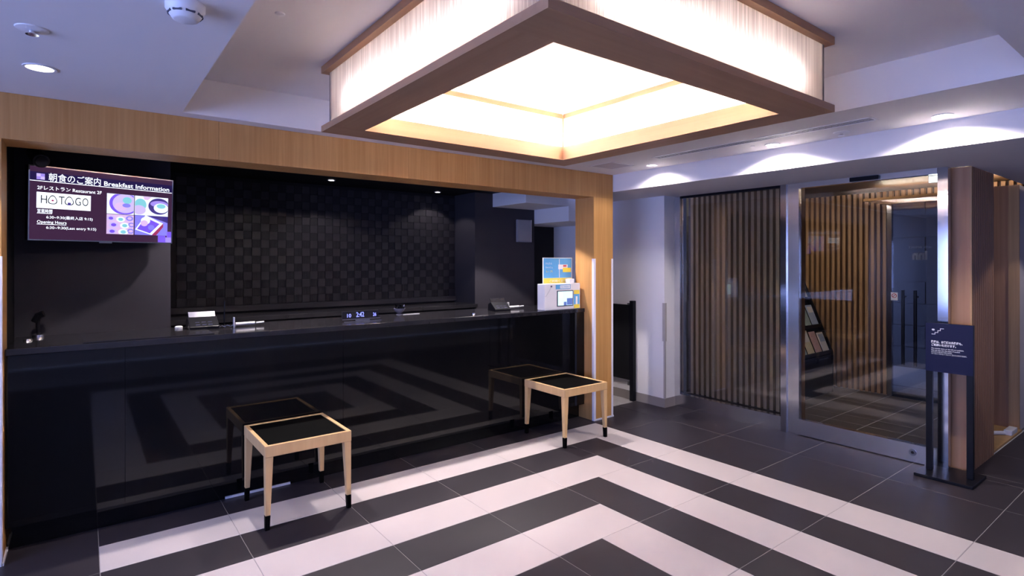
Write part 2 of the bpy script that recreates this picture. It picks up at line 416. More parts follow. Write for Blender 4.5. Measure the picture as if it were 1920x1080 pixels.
# ------------------------------------------------------------------ timber portal
YF, YB = 3.60, 3.84
tr = empty('trim_1', (1.69, 3.72, 0)); struct(tr, 'oak veneer portal framing the reception desk')
# the veneer boards of the header, with fine joints
edges = [-0.57, 0.62, 1.83, 3.04, 3.945]
for a, b_ in zip(edges, edges[1:]): box('header_board', 'oak', tr, a + 0.0006, YF, 2.043, b_ - 0.0006, YB, ZC - 0.001)
box('post', 'oak', tr, 3.692, YF, 0, 3.945, YB, 2.0425)
box('post', 'oak', tr, -0.57, YF, 0, -0.313, YB, 2.0425)
def guard(x, y, sx, sy, z0, z1, name='corner_guard', mat='guard_white'):
    t, g = 0.003, 0.022
    MB().box(min(x, x + sx * g), y - (t if sy > 0 else 0), z0, max(x, x + sx * g), y + (0 if sy > 0 else t), z1) \
        .box(x - (t if sx > 0 else 0), min(y, y + sy * g), z0, x + (0 if sx > 0 else t), max(y, y + sy * g), z1).build(name, mat, tr)
guard(3.692, YF, 1, 1, 0.0, 1.48); guard(3.945, YF, -1, 1, 0.0, 1.48); guard(-0.313, YF, -1, 1, 0.0, 1.48)
box('base_strip', 'guard_white', tr, 3.69, YF - 0.006, 0.0, 3.95, YF, 0.014)
box('base_strip', 'guard_white', tr, -0.313, YF + 0.0, 0.0, -0.305, 3.80, 0.014)

# ------------------------------------------------------------------ reception counter
ct = empty('reception_counter', (1.69, 4.0, 0))
tag(ct, 'long black glossy reception counter under the oak portal', 'counter')
pe = [-0.311, 0.178, 1.40, 2.62, 3.69]
for a, b_ in zip(pe, pe[1:]): box('front_panel', 'black_gloss', ct, a + 0.0007, 3.722, 0.131, b_ - 0.0007, 3.745, 0.985)
box('body', 'black_matt', ct, -0.311, 3.746, 0.131, 3.69, 4.27, 0.984)
box('kick_board', 'black_gloss', ct, -0.311, 3.795, 0.0, 3.69, 3.81, 0.13)
box('counter_top', 'black_top', ct, -0.311, 3.715, 0.986, 3.691, 4.29, 1.02, bevel=0.003)
box('kick_plate', 'guard_white', ct, 0.686, 3.785, 0.001, 1.07, 3.794, 0.014)
bc = empty('back_counter', (1.8, 5.0, 0)); tag(bc, 'low black back counter under the checkered wall', 'counter')
box('cabinet_body', 'black_matt', bc, 0.46, 4.79, 0, 3.2, 5.185, 0.985)
box('worktop', 'black_top', bc, 0.46, 4.76, 0.986, 3.2, 5.185, 1.022, bevel=0.002)

# ------------------------------------------------------------------ glass entrance
gx0, gx1 = 4.745, 4.80
w2 = empty('window_2', (4.77, 2.95, 0)); struct(w2, 'fixed glass panel in steel frame before the timber slats')
box('frame_post', 'steel', w2, gx0, 3.435, 0, gx1, 3.499, 2.107)
box('frame_base', 'steel', w2, gx0 - 0.004, 2.413, 0.0, gx1, 3.434, 0.124)
box('frame_head', 'black_metal', w2, gx0 + 0.01, 2.413, 2.085, gx1, 3.434, 2.107)
box('pane', 'pane', w2, 4.766, 2.413, 0.1245, 4.776, 3.434, 2.0845)
box('mullion', 'steel_bright', w2, gx0 - 0.008, 2.362, 0, gx1, 2.412, 2.107)
d1 = empty('door_1', (4.77, 1.8, 0)); struct(d1, 'sliding glass entrance door with brushed steel rails')
box('stile', 'steel', d1, gx0 + 0.008, 2.265, 0, gx1, 2.361, 2.107)
box('stile', 'steel_bright', d1, gx0, 1.243, 0, gx1, 1.303, 2.107)
box('bottom_rail', 'steel', d1, gx0, 1.304, 0.006, gx1, 2.264, 0.133)
box('header', 'steel', d1, gx0 - 0.002, 1.304, 2.065, gx1, 2.264, 2.107)
box('pane', 'pane', d1, 4.766, 1.304, 0.1335, 4.776, 2.264, 2.0645)
MB().tube([(gx0 - 0.003, 1.452, 0.075), (gx0 + 0.002, 1.452, 0.075)], 0.024, 24).build('lock_rosette', 'steel_bright', d1)
MB().tube([(gx0 - 0.005, 1.452, 0.075), (gx0 - 0.002, 1.452, 0.075)], 0.010, 16).build('lock_cylinder', 'black_metal', d1)
box('sensor', 'black_metal', d1, gx0 - 0.03, 1.66, 2.068, gx0 - 0.002, 1.86, 2.10, bevel=0.004)
tag(box('no_smoking_sticker', 'ink_white', None, 6.905, 2.248, 1.035, 6.908, 2.312, 1.12), 'small square no smoking sticker on the outer glass door', 'sticker')
ns = bpy.data.objects['no_smoking_sticker']
def ring_yz(x0, x1, yc, zc, r0, r1, n=24):
    mb = MB(); k = 0
    for xx in (x0, x1):
        for r in (r0, r1):
            for i in range(n): t = 2 * math.pi * i / n; mb.v.append((xx, yc + r * math.cos(t), zc + r * math.sin(t)))
    for i in range(n):
        j = (i + 1) % n
        mb.f += [(i, j, n + j, n + i), (2 * n + i, 3 * n + i, 3 * n + j, 2 * n + j), (n + i, n + j, 3 * n + j, 3 * n + i), (i, 2 * n + i, 2 * n + j, j)]
    return mb
mbn = ring_yz(6.903, 6.905, 2.28, 1.085, 0.018, 0.024); mbn.hexa([(6.903, 2.263, 1.098), (6.903, 2.267, 1.102), (6.905, 2.267, 1.102), (6.905, 2.263, 1.098), (6.903, 2.293, 1.068), (6.903, 2.297, 1.072), (6.905, 2.297, 1.072), (6.905, 2.293, 1.068)])
mbn.build('prohibition_ring', 'ink_red', ns)

# slat screen behind the fixed pane
sl = empty('slat_screen', (4.88, 2.87, 0)); tag(sl, 'timber slat screen just behind the fixed glass panel', 'slat screen')
box('backing', 'slat_back', sl, 4.925, 2.30, 0.0, 4.94, 3.46, 2.18)
me = MB().box(-0.0, -0.0155, 0.0, 0.045, 0.0155, 2.05).mesh('slat', 'slat_wood_lit')
yy = 3.385; k = 0
while yy > 2.34:
    o = bpy.data.objects.new('slat', me); COL.objects.link(o); o.parent = sl; o.location = (4.875 - 4.88, yy - 2.87, 0.124); yy -= 0.0585
box('end_post', 'oak', sl, 4.862, 2.296, 0.0, 4.926, 2.325, 2.18)
box('sill', 'slat_back', sl, 4.87, 2.33, 0, 4.925, 3.45, 0.123)

# vestibule: far slat wall, side wall, outer door
sw = empty('slat_wall', (6.98, 3.0, 0)); tag(sw, 'timber slat wall at the back of the vestibule', 'slat wall')
box('backing', 'slat_back', sw, 6.985, 2.36, 0.0, 7.01, 3.5, 2.22)
me2 = MB().box(0, -0.016, 0.0, 0.045, 0.016, 2.215).mesh('slat', 'slat_wood')
yy = 2.385
while yy < 3.48:
    o = bpy.data.objects.new('slat', me2); COL.objects.link(o); o.parent = sw; o.location = (6.94 - 6.98, yy - 3.0, 0.0); yy += 0.0585
me3 = MB().box(0, -0.016, 2.10, 0.045, 0.016, 2.215).mesh('slat', 'slat_wood')
yy = 2.385 - 0.0585
while yy > 1.2:
    o = bpy.data.objects.new('slat', me3); COL.objects.link(o); o.parent = sw; o.location = (6.94 - 6.98, yy - 3.0, 0.0); yy -= 0.0585
box('upper_backing', 'slat_back', sw, 6.985, 1.14, 2.08, 7.01, 2.36, 2.22)
struct(box('wall_vestibule', 'black_wall', None, 4.945, 3.5, 0, 7.01, 3.56, 2.3), 'dark side wall of the vestibule behind the brochure rack')
tag(box('wood_canopy', 'oak_x', None, 6.42, 1.26, 2.075, 6.935, 2.40, 2.10), 'thin oak canopy board over the outer glass door', 'canopy')
cs = box('light_strip', 'warm_strip', None, 6.50, 1.28, 2.101, 6.52, 2.25, 2.108); tag(cs, 'warm linear light on top of the oak canopy', 'light')
tag(box('added_slat_light', 'warm_strip', None, 5.60, 2.35, 2.207, 5.64, 3.45, 2.219), 'unseen warm strip added at the ceiling to light the vestibule slats', 'light')  # added strip, hidden from view, that brightens the vestibule
d2 = empty('door_2', (6.95, 1.8, 0)); struct(d2, 'outer glass door of the vestibule in steel frame')
box('stile', 'steel_bright', d2, 6.92, 2.31, 0, 6.97, 2.355, 2.074)
box('stile', 'steel', d2, 6.92, 1.155, 0, 6.97, 1.20, 2.074)
box('bottom_rail', 'black_metal', d2, 6.93, 1.20, 0.0, 6.965, 2.309, 0.05)
box('pane', 'pane', d2, 6.942, 1.20, 0.051, 6.952, 2.309, 2.074)
for yy in (2.19, 2.08):
    hd = MB().tube([(6.875, yy, 0.36), (6.875, yy, 1.15)], 0.016, 12).build('handle', 'black_metal', d2)
    MB().tube([(6.875, yy, 1.08), (6.95, yy, 1.08)], 0.010, 8).build('handle_bracket', 'black_metal', d2)
t_ = text_mesh('door_lettering', 'inn', 0.13, 'ink_grey', d2, (0.004, 1.995 - 1.8, 1.475), rot=(math.pi / 2, 0, math.pi / 2), offset=0.006, width=0.135)
t_ = text_mesh('door_lettering', 'HOTEL  ENTRANCE', 0.03, 'ink_grey', d2, (0.004, 1.96 - 1.8, 1.59), rot=(math.pi / 2, 0, math.pi / 2), width=0.20)
# outdoors: paving, dark tiled wall, added roof and end walls against sky light
struct(box('ground_outside', 'asphalt', None, 7.0, -1.0, -0.06, 9.6, 6.0, -0.02), 'grey paving outside the outer door')
struct(box('step_outside', 'steel', None, 7.545, 0.8, -0.02, 7.565, 5.0, 0.004), 'thin metal paving edge outside')
ow = box('wall_outside', 'stone_wall', None, 9.0, -1.0, -0.02, 9.1, 6.0, 3.2); struct(ow, 'dark tiled wall across the passage outside')
om = MB().box(-0.018, -0.395, 0.005, 0, 0.395, 0.295).mesh('wall_panel', 'stone_wall'); owp = parent_world(ow)
for r in range(9):
    for c in range(6):
        o = bpy.data.objects.new('wall_panel', om); COL.objects.link(o); o.parent = ow
        o.location = (9.0 - owp.x, 0.2 + c * 0.8 + 0.4 * (r % 2) - owp.y, r * 0.3 - owp.z - 0.02)
struct(box('sky_block_roof', 'black_matt', None, 7.02, -1.0, 2.5, 9.0, 6.0, 2.6), 'unseen roof added to keep sky light off the passage')  # unseen, added to darken the view through the outer door

struct(box('sky_block_end', 'stone_wall', None, 7.02, -1.1, -0.02, 9.0, -1.0, 2.5), 'unseen end wall added to darken the passage outside')  # unseen, closes this end against the bright sky
struct(box('sky_block_far', 'stone_wall', None, 7.02, 6.0, -0.02, 8.85, 6.1, 2.5), 'unseen far wall added to shut sky light out of the passage')  # unseen, added to cut sky light from the other end
# timber pillar beside the door
pl = empty('wood_pillar', (5.13, 1.2, 0)); tag(pl, 'timber clad pillar with thin vertical battens right of the glass door', 'pillar')
box('core', 'pillar_wood', pl, 4.862, 1.152, 0, 5.42, 1.262, 2.107)
box('groove_shade', 'slat_back', pl, 4.886, 1.1475, 0, 5.42, 1.1518, 2.107)  # dark strip paints shade into the gaps between battens
box('corner_board', 'slat_wood', pl, 4.860, 1.1395, 0, 4.885, 1.1515, 2.107)
me4 = MB().box(-0.0195, 0, 0, 0.0195, 0.0079, 2.107).mesh('batten', 'slat_red')
for i in range(10):
    o = bpy.data.objects.new('batten', me4); COL.objects.link(o); o.parent = pl; o.location = (4.915 + i * 0.0535 - 5.13, 1.1395 - 1.2, 0)
rc = empty('timber_recess', (5.9, 1.3, 0)); tag(rc, 'timber lined window recess between pillar and grey wall', 'window recess')
box('floor_board', 'wood_floor', rc, 5.425, 1.15, 0.0, 6.35, 1.42, 0.018)
box('side_panel', 'slat_wood', rc, 6.335, 1.165, 0.0, 6.358, 1.235, 2.107)
box('side_panel', 'slat_red', rc, 6.345, 1.237, 0.0, 6.37, 1.42, 2.107)
box('pane', 'pane', rc, 5.425, 1.40, 0.018, 6.343, 1.408, 2.107)
cb = MB().tube([(5.9, 1.30, 0.035), (5.98, 1.25, 0.035), (6.06, 1.20, 0.032)], 0.017, 10).box(6.04, 1.155, 0.018, 6.22, 1.21, 0.06)
tag(cb.build('white_floor_outlet', 'white_plastic', None, bevel=0.006), 'white floor outlet with cable cover on the timber recess', 'outlet')

# staff gate, folded open against the white wall
gt = empty('staff_gate', (4.5, 4.1, 0)); tag(gt, 'black swing gate folded back along the white wall', 'gate')
box('post', 'black_metal', gt, 4.525, 3.852, 0, 4.572, 3.90, 1.045, bevel=0.003)
box('panel', 'black_matt', gt, 4.532, 3.905, 0.215, 4.558, 4.42, 1.0)
box('hinge', 'chrome', gt, 4.52, 3.895, 0.16, 4.575, 3.925, 0.20)
box('hinge', 'chrome', gt, 4.52, 3.895, 1.0, 4.575, 3.925, 1.02)

# ------------------------------------------------------------------ square pendant lamp in the coffer
LX0, LX1, LY0, LY1 = 0.98, 2.693, 1.122, 2.912
lamp = empty('ceiling_lamp', (1.8365, 2.017, 2.126)); tag(lamp, 'large square ceiling lantern with timber frame and white threaded shades', 'ceiling lamp')
z0, z1 = 2.126, 2.157
fw = 0.168
box('lower_frame', 'lamp_wood_x', lamp, LX0, LY1 - fw, z0, LX1, LY1, z1)
box('lower_frame', 'lamp_wood_x', lamp, LX0, LY0, z0, LX1, LY0 + fw, z1)
box('lower_frame', 'lamp_wood_y', lamp, LX0, LY0 + fw, z0, LX0 + fw, LY1 - fw, z1)
box('lower_frame', 'lamp_wood_y', lamp, LX1 - fw, LY0 + fw, z0, LX1, LY1 - fw, z1)
# inner upstand
iu = 0.012; zi = 2.212
a0, a1, b0, b1 = LX0 + fw, LX1 - fw, LY0 + fw, LY1 - fw
box('inner_rim', 'lamp_wood_x', lamp, a0, b1, z1, a1, b1 + iu, zi); box('inner_rim', 'lamp_wood_x', lamp, a0, b0 - iu, z1, a1, b0, zi)
box('inner_rim', 'lamp_wood_y', lamp, a0 - iu, b0 - iu, z1, a0, b1 + iu, zi); box('inner_rim', 'lamp_wood_y', lamp, a1, b0 - iu, z1, a1 + iu, b1 + iu, zi)
# top cornice
c0, c1 = 2.43, 2.4645; cw = 0.045
box('cornice', 'lamp_wood_x', lamp, LX0, LY1 - cw, c0, LX1, LY1, c1); box('cornice', 'lamp_wood_x', lamp, LX0, LY0, c0, LX1, LY0 + cw, c1)
box('cornice', 'lamp_wood_y', lamp, LX0, LY0 + cw, c0, LX0 + cw, LY1 - cw, c1); box('cornice', 'lamp_wood_y', lamp, LX1 - cw, LY0 + cw, c0, LX1, LY1 - cw, c1)
si = 0.032
def sheet(name, x0, y0, x1, y1, za, zb):      # one skin of translucent threaded cloth
    mb = MB(); mb.v = [(x0, y0, za), (x1, y1, za), (x1, y1, zb), (x0, y0, zb)]; mb.f = [(0, 1, 2, 3)]
    return mb.build(name, name, lamp)
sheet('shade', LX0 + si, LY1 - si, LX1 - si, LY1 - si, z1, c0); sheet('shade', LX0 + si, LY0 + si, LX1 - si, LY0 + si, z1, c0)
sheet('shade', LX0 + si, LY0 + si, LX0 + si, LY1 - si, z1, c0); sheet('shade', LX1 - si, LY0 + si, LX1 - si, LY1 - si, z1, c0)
for xx in (LX0 + si + 0.012, LX1 - si - 0.012):
    for yy in (LY0 + si + 0.012, LY1 - si - 0.012): box('corner_post', 'white_plastic', lamp, xx - 0.008, yy - 0.008, z1, xx + 0.008, yy + 0.008, c0)
box('added_reflector', 'paper_white', lamp, a0 - 0.1, b0 - 0.1, 2.4605, a1 + 0.1, b1 + 0.1, 2.4648)  # white board added to brighten the lantern's inner ceiling
for xx in (a0 - 0.006, a1 + 0.006):
    for yy in (b0 - 0.006, b1 + 0.006): box('inner_post', 'lamp_wood_x', lamp, xx - 0.007, yy - 0.007, zi, xx + 0.007, yy + 0.007, 2.40)
# inner diffuser sheets and the tubes between the two shades
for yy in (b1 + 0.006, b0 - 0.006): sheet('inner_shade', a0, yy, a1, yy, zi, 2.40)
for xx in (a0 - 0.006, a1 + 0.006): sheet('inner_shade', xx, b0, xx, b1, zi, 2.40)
box('inner_cornice', 'lamp_wood_x', lamp, a0, b1 + 0.002, 2.40, a1, b1 + 0.012, 2.43); box('inner_cornice', 'lamp_wood_x', lamp, a0, b0 - 0.012, 2.40, a1, b0 - 0.002, 2.43)
box('inner_cornice', 'lamp_wood_y', lamp, a0 - 0.012, b0, 2.40, a0 - 0.002, b1, 2.43); box('inner_cornice', 'lamp_wood_y', lamp, a1 + 0.002, b0, 2.40, a1 + 0.012, b1, 2.43)
tz = 2.245; tr_ = 0.013
ti = si + 0.062
MB().tube([(LX0 + 0.22, LY1 - ti, tz), (LX1 - 0.22, LY1 - ti, tz)], tr_, 10).build('light_tube', 'tube', lamp)
MB().tube([(LX0 + 0.22, LY0 + ti, tz), (LX1 - 0.22, LY0 + ti, tz)], tr_, 10).build('light_tube', 'tube', lamp)
MB().tube([(LX0 + ti, LY0 + 0.22, tz), (LX0 + ti, LY1 - 0.22, tz)], tr_, 10).build('light_tube', 'tube', lamp)
MB().tube([(LX1 - ti, LY0 + 0.22, tz), (LX1 - ti, LY1 - 0.22, tz)], tr_, 10).build('light_tube', 'tube', lamp)

# ------------------------------------------------------------------ ceiling fittings
def ring_z(cx, cy, z0, z1, r0, r1, n=32):
    mb = MB()
    for zz in (z0, z1):
        for r in (r0, r1):
            for i in range(n): t = 2 * math.pi * i / n; mb.v.append((cx + r * math.cos(t), cy + r * math.sin(t), zz))
    for i in range(n):
        j = (i + 1) % n
        mb.f += [(i, j, n + j, n + i), (2 * n + i, 3 * n + i, 3 * n + j, 2 * n + j), (n + i, n + j, 3 * n + j, 3 * n + i), (i, 2 * n + i, 2 * n + j, j)]
    return mb
def downlight(x, y, label, energy, cone, z=ZC, r=0.047, col=COOL, blend=0.15, group='recessed downlights'):
    e = empty('downlight', (x, y, z - 0.004)); tag(e, label, 'downlight', group)
    ring_z(x, y, z - 0.004, z, r, r + 0.010).build('trim_ring', 'white_plastic', e)
    MB().lathe([(r, z - 0.0025), (r, z)], x, y, 28).build('lens', 'lens', e)
    light('downlight_beam', 'SPOT', (x, y, z - 0.012), energy, col, spot_size=math.radians(cone), spot_blend=blend, shadow_soft_size=0.03)
for x, y, lb in ((3.80, 1.02, 'round downlight in the entrance ceiling nearest the timber pillar'), (3.80, 1.99, 'round downlight in the entrance ceiling beside the air slot'), (3.80, 3.03, 'round downlight in the entrance ceiling beside the reception portal')):
    downlight(x, y, lb, 46 if y < 2.5 else 15, 152, blend=0.35, r=0.04)
downlight(5.9, 0.25, 'unseen lamp added in the dropped ceiling to brighten the grey wall', 22, 120, z=2.107)  # lamp added out of view to lift the right wall
downlight(-0.146, 3.06, 'lit round downlight in the lower ceiling before the reception portal', 30, 100)
for x, y, lb in ((0.9, 4.02, 'small black ceiling downlight over the reception desk near the television'), (2.0, 4.02, 'small black ceiling downlight over the middle of the reception desk'), (3.1, 4.02, 'small black ceiling downlight over the reception desk near the kiosk')):
    downlight(x, y, lb, 75, 96, z=2.168, r=0.03, group='downlights over the reception desk')
for x, y, lb in ((1.72, 4.85, 'tiny downlight before the checkered wall, above the clock'), (2.88, 5.02, 'tiny downlight before the checkered wall near its dark end')):
    downlight(x, y, lb, 5, 110, z=2.168, r=0.025, group='downlights over the reception desk')
def sprinkler(x, y, lb):
    e = empty('sprinkler', (x, y, ZC)); tag(e, lb, 'sprinkler', 'ceiling sprinklers')
    MB().lathe([(0.012, ZC - 0.010), (0.046, ZC - 0.003), (0.048, ZC)], x, y, 28).build('escutcheon', 'white_plastic', e, smooth=True)
    MB().lathe([(0.006, ZC - 0.018), (0.010, ZC - 0.016), (0.010, ZC - 0.008), (0.026, ZC - 0.005)], x, y, 16).build('nozzle', 'chrome', e, smooth=True)
    MB().lathe([(0.019, ZC - 0.021), (0.019, ZC - 0.0185)], x, y, 20).build('deflector', 'chrome', e)
sprinkler(-0.143, 2.567, 'chrome ceiling sprinkler near the lit downlight')
sprinkler(3.79, 1.54, 'chrome ceiling sprinkler beside the air slot end')
sm = empty('smoke_detector', (0.255, 2.03, ZC)); tag(sm, 'white round smoke detector on the lower ceiling', 'smoke detector')
MB().lathe([(0.030, ZC - 0.052), (0.036, ZC - 0.050), (0.046, ZC - 0.036), (0.052, ZC - 0.026), (0.056, ZC - 0.020), (0.056, ZC)], 0.255, 2.03, 36).build('body', 'white_plastic', sm, smooth=True)
for t in range(0, 360, 45):
    a = math.radians(t + 10); mb = MB()
    p0 = [(0.255 + 0.050 * math.cos(a + d), 2.03 + 0.050 * math.sin(a + d)) for d in (-0.28, 0.28)]
    mb.hexa([(p0[0][0], p0[0][1], ZC - 0.037), (p0[1][0], p0[1][1], ZC - 0.037), (p0[1][0] * 0.9 + 0.0255, p0[1][1] * 0.9 + 0.203, ZC - 0.037), (p0[0][0] * 0.9 + 0.0255, p0[0][1] * 0.9 + 0.203, ZC - 0.037),
             (p0[0][0], p0[0][1], ZC - 0.031), (p0[1][0], p0[1][1], ZC - 0.031), (p0[1][0] * 0.9 + 0.0255, p0[1][1] * 0.9 + 0.203, ZC - 0.031), (p0[0][0] * 0.9 + 0.0255, p0[0][1] * 0.9 + 0.203, ZC - 0.031)])
    mb.build('vent_slot', 'ink_dark', sm)
tag(MB().lathe([(0.008, ZT - 0.008), (0.018, ZT - 0.005), (0.020, ZT)], 0.636, 2.388, 20).build('ceiling_sensor', 'white_plastic', None, smooth=True), 'tiny white sensor on the raised coffer ceiling', 'sensor')
tag(MB().lathe([(0.007, ZC - 0.006), (0.014, ZC - 0.004), (0.015, ZC)], 3.736, 2.10, 16).build('ceiling_screw_cap', 'white_plastic', None, smooth=True), 'tiny white cap on the entrance ceiling between two downlights', 'cap')
ad = empty('air_diffuser', (3.565, 2.04, ZC)); tag(ad, 'long narrow linear air diffuser in the entrance ceiling', 'air vent')
dx0, dx1, dy0, dy1 = 3.515, 3.615, 1.27, 2.81
MB().box(dx0, dy0, ZC - 0.004, dx1, dy0 + 0.014, ZC).box(dx0, dy1 - 0.014, ZC - 0.004, dx1, dy1, ZC).box(dx0, dy0, ZC - 0.004, dx0 + 0.014, dy1, ZC).box(dx1 - 0.014, dy0, ZC - 0.004, dx1, dy1, ZC).build('frame', 'white_plastic', ad)
box('slot_back', 'ink_dark', ad, dx0 + 0.014, dy0 + 0.014, ZC - 0.0012, dx1 - 0.014, dy1 - 0.014, ZC)
box('blade', 'white_plastic', ad, dx0 + 0.036, dy0 + 0.014, ZC - 0.0026, dx0 + 0.040, dy1 - 0.014, ZC - 0.0013)
box('blade', 'white_plastic', ad, dx0 + 0.060, dy0 + 0.014, ZC - 0.0026, dx0 + 0.064, dy1 - 0.014, ZC - 0.0013)
vm = MB().box(-0.009, -0.0025, -0.0025, 0.009, 0.0025, -0.0013).mesh('vane', 'base_grey')
for i in range(44):
    o = bpy.data.objects.new('vane', vm); COL.objects.link(o); o.parent = ad; o.location = (0.0, dy0 + 0.03 + i * 0.0345 - 2.04, 0)
hp = empty('access_hatch', (3.55, 3.25, ZC)); tag(hp, 'square grey access hatch in the ceiling beside the portal', 'hatch')
MB().box(3.41, 3.13, ZC - 0.003, 3.69, 3.145, ZC).box(3.41, 3.365, ZC - 0.003, 3.69, 3.38, ZC).box(3.41, 3.13, ZC - 0.003, 3.425, 3.38, ZC).box(3.675, 3.13, ZC - 0.003, 3.69, 3.38, ZC).build('frame', 'white_plastic', hp)
box('panel', 'grey_paint', hp, 3.425, 3.145, ZC - 0.002, 3.675, 3.365, ZC)

# ------------------------------------------------------------------ stools
def make_stool():
    e = empty('stool', (0, 0, 0)); e['category'] = 'stool'
    a, d, hs = 0.240, 0.250, 0.455
    for s in (-1, 1):
        box('apron', 'stool_wood', e, -a, s * d - (0.022 if s > 0 else 0), hs - 0.062, a, s * d + (0.022 if s < 0 else 0), hs, bevel=0.003)
        box('apron', 'stool_wood', e, s * a - (0.022 if s > 0 else 0), -d + 0.022, hs - 0.062, s * a + (0.022 if s < 0 else 0), d - 0.022, hs, bevel=0.003)
    MB().box(-a + 0.022, -d + 0.022, hs - 0.02, a - 0.022, d - 0.022, hs - 0.003).build('seat_pad', 'seat_black', e, bevel=0.006)
    for sx in (-1, 1):
        for sy in (-1, 1):
            def leg(z0, z1):
                def half(z): return 0.0115 + (0.021 - 0.0115) * z / (hs - 0.062)
                pts = []
                for z in (z0, z1):
                    h = half(z); cx = sx * (a - 0.0225); cy = sy * (d - 0.0225)
                    ox = cx + sx * (0.0215 - h) - 0; oy = cy + sy * (0.0215 - h)
                    pts += [(ox - h, oy - h, z), (ox + h, oy - h, z), (ox + h, oy + h, z), (ox - h, oy + h, z)]
                return MB().hexa(pts)
            lg = leg(0.078, hs - 0.0625).build('leg', 'stool_wood', e, bevel=0.003)
            ft = leg(0.0, 0.0775).build('foot_cap', 'seat_black', lg)
            ft.location = (0, 0, 0)
    return e
st = make_stool()
st['label'] = 'oak stool with black seat at the left, standing over the white kick plate'
st['group'] = 'stools at the reception counter'
st2 = copy_tree(st)
st2['label'] = 'oak stool with black seat beside the right post of the oak portal'
st.location = (1.014, 3.452, 0.001); st2.location = (3.205, 3.456, 0.001)

# ------------------------------------------------------------------ television
TVW, TVH = 0.73, 0.408
tv = empty('television', (-0.242, 3.988, 1.571), math.radians(18)); tv.rotation_euler.x = math.radians(2.5); tag(tv, 'wall television showing breakfast information left of the checkered wall', 'television')
def tbox(name, mat, parent, u0, u1, v0, v1, d0, d1, bevel=0.0):      # u right, v down (0..1), depth towards the viewer is negative y
    mb = MB().box(u0 * TVW, d0, (1 - v1) * TVH, u1 * TVW, d1, (1 - v0) * TVH)
    o = bpy.data.objects.new(name, mb.mesh(name, mat)); COL.objects.link(o); o.parent = parent
    if bevel: md = o.modifiers.new('edge', 'BEVEL'); md.width = bevel; md.segments = 2
    return o
glow('scr_bg', (0.070, 0.026, 0.075), 0.468, (0.01, 0.01, 0.012), 0.068)  # purple tone of the room's reflection is put into the glow
glow('scr_title', (0.012, 0.006, 0.05), 0.850, (0.01, 0.01, 0.012), 0.068)
glow('scr_white', (0.80, 0.86, 1.0), 1.360)
glow('scr_lilac', (0.52, 0.42, 0.95), 0.850)
glow('scr_lilac2', (0.30, 0.22, 0.72), 0.850)
glow('scr_violet', (0.13, 0.06, 0.62), 1.020)
glow('scr_blue', (0.20, 0.18, 0.75), 0.850)
glow('scr_navy', (0.035, 0.02, 0.20), 0.850)
glow('scr_pink', (0.62, 0.42, 0.72), 0.850)
glow('scr_teal', (0.18, 0.52, 0.62), 0.850)
glow('scr_pale', (0.68, 0.74, 0.98), 0.935)
glow('scr_red', (0.30, 0.02, 0.10), 0.850)
glow('scr_ink', (0.02, 0.03, 0.03), 0.170)
tbox('housing', 'black_matt', tv, 0.0, 1.0, 0.0, 1.0, 0.004, 0.045)
bz = MB(); q = 0.006
for b_ in ((0, -0.002, 0, TVW, 0.004, q), (0, -0.002, TVH - q, TVW, 0.004, TVH), (0, -0.002, q, q, 0.004, TVH - q), (TVW - q, -0.002, q, TVW, 0.004, TVH - q)): bz.box(*b_)
o = bpy.data.objects.new('bezel', bz.mesh('bezel', 'chrome')); COL.objects.link(o); o.parent = tv
tbox('logo_bar', 'chrome', tv, 0.45, 0.54, 1.0, 1.018, -0.002, 0.01)
scr = tbox('screen', 'scr_bg', tv, 0.0085, 0.9915, 0.015, 0.985, 0.001, 0.0039)
def sb(mat, u0, u1, v0, v1, lay=1, name='screen_graphic'): return tbox(name, mat, scr, u0, u1, v0, v1, 0.001 - 0.0004 * lay, 0.001 - 0.0004 * (lay - 1))
def spoly(mat, pts, lay=1, name='screen_graphic'):
    pl_ = [(u * TVW, (1 - v) * TVH) for u, v in pts]
    mb = MB().prism(pl_, 'y', 0.001 - 0.0004 * lay, 0.001 - 0.0004 * (lay - 1))
    o = bpy.data.objects.new(name, mb.mesh(name, mat)); COL.objects.link(o); o.parent = scr; return o
def sell(mat, u, v, ru, rv, lay=1, n=24): return spoly(mat, [(u + ru * math.cos(2 * math.pi * i / n), v + rv * math.sin(2 * math.pi * i / n)) for i in range(n)], lay)
def stext(body, u, v, hgt, width, mat='scr_white', bold=0.0, lay=2):
    return text_mesh('screen_lettering', body, hgt * TVH / 0.72, mat, scr, (u * TVW, 0.001 - 0.0004 * lay, (1 - v) * TVH), width=width * TVW, offset=bold, extrude=0.0002)
sb('scr_title', 0.0085, 0.9915, 0.085, 0.200)
sb('scr_white', 0.0085, 0.9915, 0.200, 0.208)
for (u, v, m) in ((0.048, 0.105, 'scr_lilac'), (0.0725, 0.105, 'scr_lilac2'), (0.048, 0.145, 'scr_lilac2'), (0.0725, 0.145, 'scr_lilac')): sb(m, u, u + 0.0245, v, v + 0.040, 2)
stext('朝食のご案内', 0.118, 0.186, 0.085, 0.335, bold=0.0)
stext('Breakfast Information', 0.475, 0.186, 0.065, 0.490, bold=0.0003)
stext('2Fレストラン Restaurant 2F', 0.052, 0.315, 0.045, 0.41, bold=0.0001)
sb('scr_white', 0.05, 0.39, 0.352, 0.565, 1, 'logo_plate')
for (b_, u, wd) in (('H', 0.070, 0.038), ('T', 0.183, 0.036), ('G', 0.284, 0.038), ('O', 0.332, 0.040)): stext(b_, u, 0.500, 0.115, wd, 'scr_ink', bold=0.0002)
def onigiri(uc, vc, r, mat, lay):
    pts = []
    for i in range(30):
        t = 2 * math.pi * i / 30; k = 1 + 0.10 * math.cos(3 * (t + math.pi / 2)); pts.append((uc + r * k * math.cos(t), vc + r * 2.15 * k * math.sin(t)))
    return spoly(mat, pts, lay)
